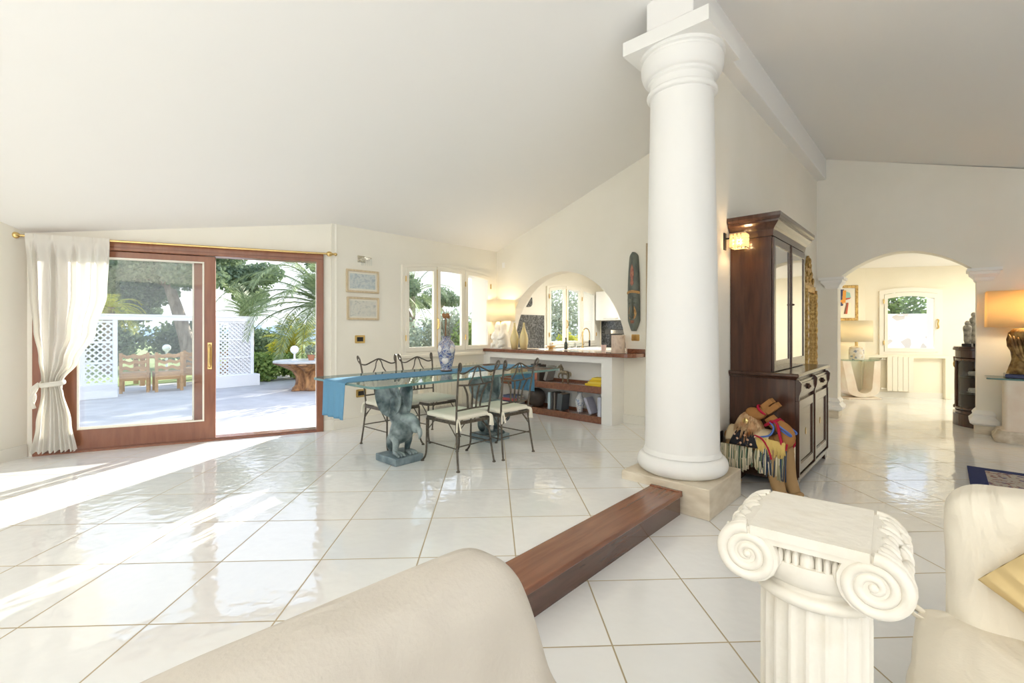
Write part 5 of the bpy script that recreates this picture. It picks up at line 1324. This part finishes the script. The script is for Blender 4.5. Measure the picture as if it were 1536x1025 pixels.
for z in (.52,.80):
    b = MB(); b.prism([(.25,-.38)]+[(.25,.36)]+arc(.38)[1:]+[(-.38,-.38)], z, z+.012, XY); b.build('shelf', pane('glass_shelf', (.72,.70,.60), 1), t, smooth=False)
cabm = Matrix.Rotation(A, 3, 'Z')
for k, (z, lab) in enumerate(((.813,'white cup and saucer on the upper shelf of the display cabinet'),(.533,'white cup and saucer on the lower shelf of the display cabinet'))):
    p = W(6.56,-2.40,0) + cabm @ Vector((-.08,.20,z+.001))
    t2 = thing('teacup', lab, 'cup', p, 0, 'cups in the display cabinet')
    b = MB(); b.lathe([(.03,0),(.075,.012),(.09,.02),(.088,.022),(.03,.006)], 24); b.build('saucer', M['china2'], t2)
    b = MB(); b.lathe([(.025,.008),(.03,.012),(.055,.045),(.065,.085),(.062,.085),(.05,.045),(.02,.016)], 24); b.build('cup', M['white'], t2)
    b = MB(); b.tube(smooth_path([(-.06,0,.075),(-.092,0,.07),(-.085,0,.04),(-.05,0,.03)],4), .007, 6); b.build('handle', M['white'], t2)
stm = mat('statuette_stone', (.16,.16,.14), .5, col2=(.45,.42,.36), scale=14, bump=.3)
for k, (dx, dy, h, lab) in enumerate(((-.14,.28,.40,'shorter grey standing statuette on top of the display cabinet'),(.06,.20,.55,'taller grey standing statuette on top of the display cabinet'))):
    p = W(6.56,-2.40,0) + cabm @ Vector((dx,dy,1.311))
    t2 = thing('statuette', lab, 'statuette', p, .6, 'statuettes on the display cabinet')
    b = MB(); b.box(-.06,.06,-.06,.06,0,.05); b.build('stand', M['dark'], t2, smooth=False, bevel=.005)
    b = MB(); b.lathe([(.045,.05),(.06,.10*h/.4),(.062,.22*h/.4),(.075,.30*h/.4),(.065,.34*h/.4),(.03,.36*h/.4)], 20, sy=.75); b.ell((0,0,.385*h/.4),(.035,.035,.045),12,8); b.build('figure', stm, t2, sharp=1.2)

# ------------------------------------------------------------------ right-hand console with the driftwood lamp, rug
t = thing('console_table', 'glass-topped console on a broad travertine block under the big gold lamp', 'console table', W(5.38,-2.98,0), A-PI/2)
b = MB(); b.prism(rrect(-.70,.70,-.26,.28,.05), .885, .905, XY); tt = b.build('top', M['tglass'], t, smooth=False)
b = MB(); b.prism(rrect(-.7008,.7008,-.2608,.2808,.05), .8846, .9054, XY, [rrect(-.694,.694,-.254,.274,.045)]); b.build('glass_edge', M['tedge'], tt, smooth=False)
b = MB(); b.loft([[(x*k,y*k,z) for x, y in rrect(-.55,.55,-.22,.22,.05)] for k, z in ((1.0,.16),(.95,.18),(.95,.86),(1.0,.885))]); b.build('base', M['pinkstone'], t, sharp=.6)
b = MB(); b.loft([[(x*k,y*k,z) for x, y in rrect(-.60,.60,-.26,.26,.06)] for k, z in ((1.02,0),(1.05,.03),(1.05,.07),(1.0,.11),(.97,.16))]); b.build('foot', mat('aged_travertine', (.52,.42,.30), .7, col2=(.72,.64,.52), scale=9, bump=.5), t, sharp=.8)
def driftwood(t):
    b = MB(); b.box(-.33,.33,-.16,.16,0,.055); b.build('plinth', mat('lapis_plinth', (.03,.04,.12), .2, coat=.5), t, smooth=False, bevel=.01)
    b = MB()
    def dw(a, z): 
        p = Vector((math.cos(a)*1.6, math.sin(a)*1.6, z*4))
        return 1+.34*noise.noise(p)+.16*noise.noise(p*3.1)
    b.lathe([(.05,.055),(.27,.06),(.25,.15),(.245,.25),(.27,.35),(.275,.45),(.26,.55),(.25,.64),(.22,.70),(.05,.715)], 72, sy=.46, rf=dw); 
    for k in range(9): 
        a = PI*1.02+.2*k; b.tube(smooth_path([(-.05,-.13,.32),(-.05+.16*math.cos(a-2.2),-.16,.36+.10*math.sin(k*.7)),(-.05+.30*math.cos(a-2.3),-.13,.46+.05*k*.4)],4), [.028]*4+[.02]*4+[.008], 7)
    b.build('carved_wood', mat('gilded_driftwood', (.13,.065,.02), .5, .35, col2=(.55,.36,.13), scale=9, bump=.7, bscale=16, lo=.4, hi=.75), t, sharp=1.5)
table_lamp('table_lamp', 'large lit lamp with a gilded driftwood base and wide gold shade, at the edge', W(5.40,-2.80,.907), A-PI/2, driftwood, .72, 1.24, .52, .20, M['shadegold'], True, 22, (1,.80,.50), .985)

t = thing('rug', 'blue and cream patterned oriental rug on the lower tiled floor, cropped at the edge', 'rug', W(2.2,-3.2,0), A)
# u from 1.1 to 3.2, w from -2.03 outwards
b = MB(); b.box(-1.0,1.02,-2.2,1.17,.002,.012); b.build('navy_border', M['rugnavy'], t, smooth=False)
b = MB(); b.prism([(-.86,-2.06),(.88,-2.06),(.88,1.03),(-.86,1.03)], .0122, .0134, XY, [[(-.58,-1.78),(.60,-1.78),(.60,.75),(-.58,.75)]]); b.build('pale_border', M['rugpale'], t, smooth=False)
b = MB()
for d in (.0,.07): b.prism([(-.55+d,-1.75+d),(.57-d,-1.75+d),(.57-d,.72-d),(-.55+d,.72-d)], .0122, .0136, XY, [[(-.52+d,-1.72+d),(.54-d,-1.72+d),(.54-d,.69-d),(-.52+d,.69-d)]])
b.build('cream_line', fabric('rug_cream', (.60,.55,.46)), t, smooth=False)
b = MB(); b.box(-.40,.42,-1.55,.55,.0122,.0134); b.build('field', M['rugblue'], t, smooth=False)

# ------------------------------------------------------------------ garden
TZ0 = .14
b = MB(); b.prism([DW(-6,.285),DW(3.23,.285),xy(W(-1.32,4.96)),xy(W(6.3,4.96)),xy(W(14,7.5)),xy(W(14,13.5)),xy(W(-14,13.5)),(-14,4)], TZ0-.1, TZ0, XY)
struct(b.build('terrace_ground', M['terr'], smooth=False))
b = MB(); b.prism([(-70,0),(-14,2),xy(W(-14,13.5)),xy(W(14,13.5)),xy(W(14,5)),(60,12),(60,75),(-70,75)], -.1, .10, XY)
struct(b.build('lawn_ground', M['grass'], smooth=False))
b = MB(); rr_ = random.Random(2)
hp = [(-110+4*i, 55+6*math.sin(i*.3), 1.7+.7*noise.noise(Vector((i*.16,0,0)))+.3*math.sin(i*.11)) for i in range(56)]
b.loft([[(x,y,-1) for x,y,z in hp],[(x,y+6,z) for x,y,z in hp],[(x,y+30,-1) for x,y,z in hp]], cap=False, cyc=False)
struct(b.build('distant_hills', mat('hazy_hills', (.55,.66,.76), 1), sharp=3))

# white lattice screen with an overhead beam
E1 = Vector((.649,.761)); SB = math.atan2(.761,.649)
t = thing('lattice_screen', 'white garden screen of lattice panels with a long overhead beam across the terrace', 'screen', Vector((-8.92,9.58,TZ0)), SB)
WO = M['white_out']
b = MB(); b.box(-1.9,3.32,-.06,.06,1.66,1.76); b.box(-1.9,3.32,-.09,.09,1.76,1.79); b.build('top_beam', WO, t, smooth=False)
for x in (-1.9,-.02,.50,2.45,3.24):
    b = MB(); b.box(x,x+.075,-.04,.04,0,1.66); b.build('post', WO, t, smooth=False)
def lattice(x0, x1, z0, z1, st, back=False):
    b = MB(); w = .016
    for s_ in (-1,1):
        n_ = int((x1-x0+z1-z0)/st)+1
        for k in range(n_):
            c = x0+(k+.5)*st - (z1-z0 if s_ > 0 else 0)
            # line x = c + s*(z - z0)
            pts = []
            za, zb = z0, z1
            if s_ > 0:
                za = max(z0, z0+(x0-c)); zb = min(z1, z0+(x1-c)); f = lambda z: c+(z-z0)
            else:
                za = max(z0, z0+(c-x1)); zb = min(z1, z0+(c-x0)); f = lambda z: c-(z-z0)
            if zb-za < .02: continue
            y = .008*s_
            P = [Vector((f(za),y,za)), Vector((f(zb),y,zb))]; d = (P[1]-P[0]).normalized(); q = Vector((d.z,0,-d.x))*w
            V = [P[0]-q,P[0]+q,P[1]+q,P[1]-q]
            b.loft([[v+Vector((0,-.006,0)) for v in V],[v+Vector((0,.006,0)) for v in V]])
    for z in (z0, (z0*2+z1)/3, (z0+2*z1)/3, z1): b.box(x0,x1,-.022,.022,z-.022,z+.022)
    b.build('lattice_panel', WO, t, smooth=False)
lattice(.02,.50,.30,1.62,.125); lattice(-1.8,-.04,.30,1.62,.125); lattice(2.53,3.24,.30,1.64,.10)
b = MB(); b.box(2.75,3.24,.03,.045,.30,1.64); b.build('backing_board', WO, t, smooth=False)
for x0, x1 in ((-1.9,.56),(2.40,3.42)):
    b = MB(); b.box(x0,x1,-.16,.16,0,.30); b.build('planter_box', WO, t, smooth=False, bevel=.01)

# carved wooden garden chairs and table behind the screen
def gchair(loc, rot, lab):
    t = thing('garden_chair', lab, 'chair', loc, rot, 'carved wooden garden chairs')
    for sx in (-1,1):
        b = MB(); b.box(sx*.24-.03,sx*.24+.03,-.25,-.19,0,.92); b.build('leg', M['teak'], t, smooth=False, bevel=.006)
        b = MB(); b.box(sx*.24-.03,sx*.24+.03,.19,.25,0,.44); b.build('leg', M['teak'], t, smooth=False, bevel=.006)
    b = MB(); b.box(-.27,.27,-.25,.27,.42,.46); b.build('seat', M['teak'], t, smooth=False, bevel=.006)
    b = MB(); b.box(-.24,.24,-.24,-.21,.28,.42); b.box(-.24,.24,.21,.24,.32,.42); b.build('apron', M['teak'], t, smooth=False)
    for k in range(3):
        b = MB(); z = .52+.14*k
        pts = [(-.21+.42*i/16, z+.02*math.sin(i*PI/4+k)) for i in range(17)]
        b.prism(pts+[(x, zz+.075) for x, zz in reversed(pts)], -.235, -.205, XZ); b.build('back_slat', M['teak'], t, smooth=False)
    return t
gc = gchair(Vector((-8.75,10.75,TZ0)), SB-.25, 'wooden garden chair next to the white lattice post, its back to the house')
dup(gc, Vector((-8.22,11.05,TZ0)), SB-.1, 'wooden garden chair second from the white lattice post')
dup(gc, Vector((-8.35,12.1,TZ0)), SB, 'wooden garden chair third from the white lattice post, in the back row')
dup(gc, Vector((-7.85,12.25,TZ0)), SB+.05, 'wooden garden chair furthest from the lattice post, nearest the door stile')
t = thing('garden_table', 'long wooden garden table behind the carved chairs on the terrace', 'table', Vector((-9.2,12.9,TZ0)), SB)
b = MB(); b.box(-1.1,1.6,-.45,.45,.70,.76); b.build('top', M['teak'], t, smooth=False, bevel=.01)
for x in (-.95,1.45):
    for y in (-.36,.36):
        b = MB(); b.box(x-.05,x+.05,y-.05,y+.05,0,.70); b.build('leg', M['teak'], t, smooth=False)
# stump table with a globe lamp and pot plant
t = thing('stump_table', 'rustic tree-stump table with a pale round top on the terrace by the door', 'table', Vector((-4.92,11.25,TZ0)), 0)
b = MB()
def stf(a, z): return 1+.16*math.sin(a*5+z*3)+.10*math.sin(a*9+1)+.12*noise.noise(Vector((math.cos(a)*2,math.sin(a)*2,z*4)))
b.lathe([(.30,0),(.40,.01),(.34,.08),(.29,.2),(.28,.33),(.34,.46),(.50,.57),(.66,.64),(.62,.66)], 64, rf=stf); b.build('stump', M['stump'], t, sharp=1)
b = MB(); b.lathe([(.78,.665),(.80,.67),(.80,.705),(.79,.71),(.0001,.71)], 48); b.build('top', mat('grey_marble', (.45,.45,.44), .4, col2=(.58,.58,.57), scale=7), t, sharp=.8)
t = thing('globe_lamp', 'white globe lamp on a short stem standing on the stump table', 'lamp', Vector((-5.17,11.0,TZ0+.712)), 0)
b = MB(); b.lathe([(.08,0),(.085,.01),(.03,.03),(.022,.05),(.022,.16),(.05,.18)], 20); b.build('stem', WO, t, sharp=1)
b = MB(); b.ell((0,0,.262),(.095,.095,.095),24,16); b.build('globe', mat('opal_globe', (.86,.87,.87), .25, coat=.4), t)
def leafblob(b, c, r, n, ls, rg, squash=1.0, up=.3):
    for _ in range(n):
        d = Vector((rg.gauss(0,1),rg.gauss(0,1),rg.gauss(0,1))).normalized()*(rg.random()**.4)
        p = Vector(c)+Vector((d.x*r[0],d.y*r[1],d.z*r[2]))
        a = Vector((rg.gauss(0,1),rg.gauss(0,1),rg.gauss(0,1)+up)).normalized(); s_ = a.orthogonal().normalized()*ls*rg.uniform(.25,.4); L_ = ls*rg.uniform(.7,1.3)
        b.f([b.v(p-a*L_*.5), b.v(p+s_), b.v(p+a*L_*.5), b.v(p-s_)])
t = thing('pot_plant', 'small plant in a terracotta pot on the stump table', 'plant', Vector((-4.86,11.2,TZ0+.712)), 0)
b = MB(); b.lathe([(.06,0),(.085,.11),(.09,.115),(.09,.13),(.08,.13),(.075,.11)], 20); b.build('pot', mat('terracotta', (.45,.20,.12), .8), t, sharp=.8)
b = MB(); leafblob(b,(0,0,.24),(.13,.13,.14),110,.09,rnd); b.build('foliage', M['olive'], t, smooth=False)
t = thing('globe_lamp', 'white globe garden lamp on a post beyond the wooden chairs', 'lamp', Vector((-10.45,14.0,.10)), 0)
b = MB(); b.lathe([(.06,0),(.03,.02),(.03,.80),(.06,.82)], 14); b.build('post', WO, t, sharp=1)
b = MB(); b.ell((0,0,.93),(.11,.11,.11),20,14); b.build('globe', bpy.data.materials['opal_globe'], t)

# palms
def frond(b, base, az, el, ln, droop, nl, lw, ll, rg):
    P = []; d = Vector((math.cos(az)*math.cos(el), math.sin(az)*math.cos(el), math.sin(el))); p = Vector(base)
    n_ = 18
    for i in range(n_+1):
        P.append(p.copy()); p = p + d*ln/n_; d = (d + Vector((0,0,-droop/n_*(.4+1.6*i/n_)))).normalized()
    b.tube(P, [.028*(1-.85*i/n_) for i in range(n_+1)], 5)
    for k in range(nl):
        f = .10+.9*k/nl; x = f*n_; i = min(int(x), n_-1); q = P[i].lerp(P[i+1], x-i); tt = (P[i+1]-P[i]).normalized()
        sd_ = tt.cross(Vector((0,0,1))); sd_.normalize(); l_ = ll*(.45+.55*math.sin(PI*min(1,f*.9+.12)))
        for s_ in (-1,1):
            e_ = q + (sd_*s_*.85 + tt*.75 + Vector((0,0,rg.uniform(-.35,.05)))).normalized()*l_
            m_ = q.lerp(e_, .45) + tt*.0; wv = tt*lw
            b.f([b.v(q), b.v(m_+wv), b.v(e_), b.v(m_-wv)])
def palm(name, lab, loc, th, nf, ln, m, seed, tr=.22, azs=None, ll=.5, els=(.0,1.2), droop=1.2, nl=60):
    rg = random.Random(seed)
    t = thing(name, lab, 'palm tree', loc, 0)
    b = MB(); b.tube([(0,0,th*i/10) for i in range(11)], [tr*(1+.10*(i%2)) for i in range(11)], 14); b.build('trunk', M['bark'], t, sharp=.5)
    b = MB()
    for k in range(nf):
        az = azs[k % len(azs)]+rg.uniform(-.15,.15) if azs else 2*PI*k/nf*1.0+rg.uniform(-.2,.2)
        el = els[0]+(els[1]-els[0])*((k*.618)%1)
        frond(b, (0,0,th-.05), az, el, ln*rg.uniform(.85,1.1), droop*rg.uniform(.8,1.2), nl, .012, ll, rg)
    b.build('fronds', m, t, smooth=False, kind='stuff'); return t
palm('palm_tree', 'large date palm with arching fronds beyond the stump table, seen through the open door', Vector((-5.6,14.1,.1)), 2.2, 36, 3.3, M['palm'], 5, .25, ll=.46, els=(.0,1.15), droop=2.3, nl=110)
palm('palm_tree', 'bright green fan-like palm low behind the hedge, seen through the open door', Vector((-7.2,15.6,.1)), 1.05, 20, 1.1, M['yellowleaf'], 9, .12, ll=.45, els=(.1,1.3), droop=.9, nl=40)
palm('palm_tree', 'yellow-tipped palm rising above the white lattice screen', Vector((-13.6,15.6,.1)), 2.25, 18, 1.3, M['yellowleaf'], 12, .15, ll=.4, els=(-.2,1.0), droop=1.6, nl=40)
palm('palm_tree', 'broad-leaved palm above the right end of the white screen', Vector((-9.4,16.6,.1)), 2.0, 16, 1.3, M['palm'], 21, .12, ll=.55, els=(.2,1.35), droop=.8, nl=30)
palm('palm_tree', 'tall palm seen through the left pane of the big window', Vector((-4.6,21.0,.1)), 3.1, 24, 2.5, M['palm'], 33, .2, ll=.42, els=(-.6,1.3), droop=1.5, nl=60)

# shrubs, hedge, pines
def shrub(name, lab, loc, r, n, ls, m, seed, grp=None, cat='shrub', hz=None):
    rg = random.Random(seed); t = thing(name, lab, cat, loc, 0, grp)
    b = MB(); 
    for k in range(7):
        c = (rg.uniform(-.5,.5)*r[0], rg.uniform(-.5,.5)*r[1], r[2]*rg.uniform(.8,1.25)); leafblob(b, c, (r[0]*.6,r[1]*.6,r[2]*.75), n//7, ls, rg)
    b.build('foliage', m, t, smooth=False, kind='stuff')
    b = MB()
    for k in range(4): b.tube([(rg.uniform(-.1,.1),rg.uniform(-.1,.1),0),(rg.uniform(-.3,.3)*r[0],rg.uniform(-.3,.3)*r[1],r[2]*1.1)], [.03,.012], 6)
    b.build('stem', M['bark'], t, smooth=False); return t
shrub('hedge_shrub', 'bright green leafy shrub at the corner of the white screen', Vector((-7.1,13.1,.1)), (.75,.6,.45), 2600, .12, M['leaf'], 1)
shrub('hedge_shrub', 'bright green leafy shrub left of the stump table', Vector((-6.3,13.6,.1)), (.8,.6,.42), 2600, .12, M['leaf'], 2)
shrub('garden_shrub', 'yellow-leaved shrub behind the green hedge', Vector((-7.2,14.8,.1)), (.7,.6,.62), 1400, .15, M['yellowleaf'], 3)
shrub('garden_shrub', 'grey-green olive bush behind the stump table', Vector((-5.6,15.8,.1)), (1.2,.8,.95), 2400, .13, M['olive'], 4)
shrub('garden_shrub', 'tall grey-green bush outside the middle pane of the big window', Vector((-2.3,14.6,.1)), (1.3,.9,1.15), 3600, .13, M['olive'], 6)
shrub('garden_shrub', 'dense green bush low outside the left pane of the big window', Vector((-3.7,13.6,.1)), (1.2,.9,1.0), 3200, .13, M['olive'], 7)
shrub('garden_shrub', 'green bush outside the right pane of the big window', Vector((-1.15,14.2,.1)), (.8,.7,1.0), 2200, .13, M['leaf'], 8)
shrub('garden_shrub', 'dark bush under the pines behind the lattice screen', Vector((-15.5,17.5,.1)), (1.6,1.2,1.0), 3400, .16, M['pine'], 13)
shrub('garden_shrub', 'dark bush beyond the wooden garden chairs', Vector((-13.2,18.6,.1)), (1.7,1.2,1.0), 3400, .16, M['pine'], 14)
shrub('garden_shrub', 'round bush in the shade of the leaning pine', Vector((-11.0,20.0,.1)), (1.4,1.2,.85), 2600, .16, M['pine'], 15)
shrub('garden_shrub', 'green bush with yellow tips outside the kitchen window', Vector((1.75,14.6,.1)), (.55,.5,.75), 1500, .12, M['yellowleaf'], 16)
shrub('garden_shrub', 'dark green bush further out from the kitchen window', Vector((1.75,16.6,.1)), (1.3,.8,1.75), 3200, .13, M['olive'], 17)
def pine(lab, loc, trunk, blobs, seed, n=900, ls=.16, r0=.28, grp='pines in the garden'):
    rg = random.Random(seed); t = thing('pine_tree', lab, 'tree', loc, 0, grp)
    P = smooth_path(trunk, 5); b = MB(); b.tube(P, [r0*(1-.55*i/(len(P)-1)) for i in range(len(P))], 12); b.build('trunk', M['bark'], t, sharp=1)
    for bx, by, bz, r_ in blobs:
        b2 = MB(); a_ = P[min(len(P)-1, int(len(P)*.7))]; b2.tube(smooth_path([a_, (a_+Vector((bx,by,bz)))*.5+Vector((0,0,.15)), (bx,by,bz)],4), [.09,.08,.075,.07,.06,.055,.05,.04,.03], 7); b2.build('branch', M['bark'], t)
    b = MB()
    for bx, by, bz, r_ in blobs: leafblob(b, (bx,by,bz), (r_,r_,r_*.55), int(n*r_), ls, rg, up=.8)
    b.build('crown', M['pine'], t, smooth=False, kind='stuff'); return t
pine('leaning pine with a thick trunk beyond the wooden garden chairs', Vector((-12.0,17.4,.1)), [(0,0,0),(-.25,0,1.1),(-.65,.1,2.2),(-1.0,.1,3.3),(-1.1,0,4.6)], [(-1.2,0,4.0,1.5),(.3,-.3,3.5,1.1),(-2.4,.3,3.4,1.3),(-.4,.3,5.0,1.4),(.9,.4,4.5,1.0)], 4, 1500)
pine('spreading dark pine at the left above the lattice screen', Vector((-16.2,18.8,.1)), [(0,0,0),(.1,0,1.5),(-.1,0,3.0),(.2,0,4.5)], [(0,0,3.6,1.7),(1.5,-.3,3.0,1.2),(-1.6,0,3.3,1.3),(.9,.2,4.7,1.6),(2.4,0,4.4,1.2),(-.8,0,5.2,1.5),(1.3,-.4,2.2,.8)], 5, 1500)
pine('small pine crown above the right end of the white screen', Vector((-12.6,21.5,.1)), [(0,0,0),(.1,0,1.8),(.3,0,3.4)], [(.2,0,3.7,1.2),(1.1,0,4.1,.9),(-.6,0,4.3,1.0),(.5,0,3.0,.8)], 6, 1300)
pine('tall pine behind the date palm at the right of the open door', Vector((-8.2,20.0,.1)), [(0,0,0),(.0,0,2),(.1,0,4.0)], [(.2,0,4.4,1.0),(.7,0,3.8,.9),(-.1,0,3.5,.7)], 7, 1200)
pine('distant pine seen through the middle pane of the big window', Vector((-4.9,31.0,.1)), [(0,0,0),(.1,0,2),(.0,0,3.9)], [(0,0,3.7,1.2),(.9,0,3.4,.8),(-.9,0,3.3,.9)], 8, 1000)
# stone wall, trunks and shrubs outside the far garden window
b = MB(); b.box(-3.5,6.0,3.6,3.9,0,2.0); b.box(-3.5,6.0,3.55,3.95,2.0,2.06); o_ = b.build('garden_wall', M['stonewall'], smooth=False, loc=(P0.x,P0.y,0), rot=PB); struct(o_)
b = MB(); b.prism([(6.5,11.4),(30,6),(30,40),(6.5,40)], -.1, .05, XY); struct(b.build('garden_ground', M['terr'], smooth=False))
for s_, d, r_, dx, lab in ((.85,5.2,.16,.35,'slanting pale trunk at the left of the far garden window'),(2.05,5.4,.17,.28,'slanting pale trunk in the middle of the far garden window'),(2.75,6.0,.18,.15,'pale trunk at the right of the far garden window')):
    p = BK(s_, d, .05); pp_ = [Vector((0,0,0)), Vector((-dx*.3,0,1.8)), Vector((-dx*.8,0,3.3)), Vector((-dx*1.2,0,5.0))]
    t = thing('pine_tree', lab, 'tree', p, 0, 'pines behind the stone wall'); b = MB(); b.tube(smooth_path(pp_,4), r_, 10); b.build('trunk', mat('pale_bark', (.42,.36,.33), .9, col2=(.55,.5,.47), scale=6, bump=.4), t, sharp=1)
    b = MB(); leafblob(b, (-dx,0,4.9), (1.0,1.0,.6), 500, .2, rnd); b.build('crown', M['pine'], t, smooth=False, kind='stuff')
for k, (s_, d) in enumerate(((.4,7.0),(2.2,7.4),(3.9,7.0))):
    shrub('garden_shrub', ('leafy tree at the left behind the stone wall','leafy tree in the middle behind the stone wall','leafy tree at the right behind the stone wall')[k], BK(s_,d,.05), (1.3,.9,1.9), 3200, .2, M['leaf'], 40+k)

pine('pine standing outside between the door and the big window, shading the terrace', Vector((-6.9,18.6,.1)), [(0,0,0),(.1,0,1.8),(.0,0,3.4)], [(0,0,3.3,1.2),(1.0,.3,4.3,1.0),(-.7,.2,4.6,.9),(.3,0,5.4,.9)], 51, 1300)
pine('further pine outside between the door and the big window, beside the first', Vector((-5.0,20.2,.1)), [(0,0,0),(.1,0,2.2),(.0,0,4.0)], [(0,0,3.4,1.1),(-.8,.3,4.6,1.0),(.5,.2,5.0,.9)], 52, 1300)
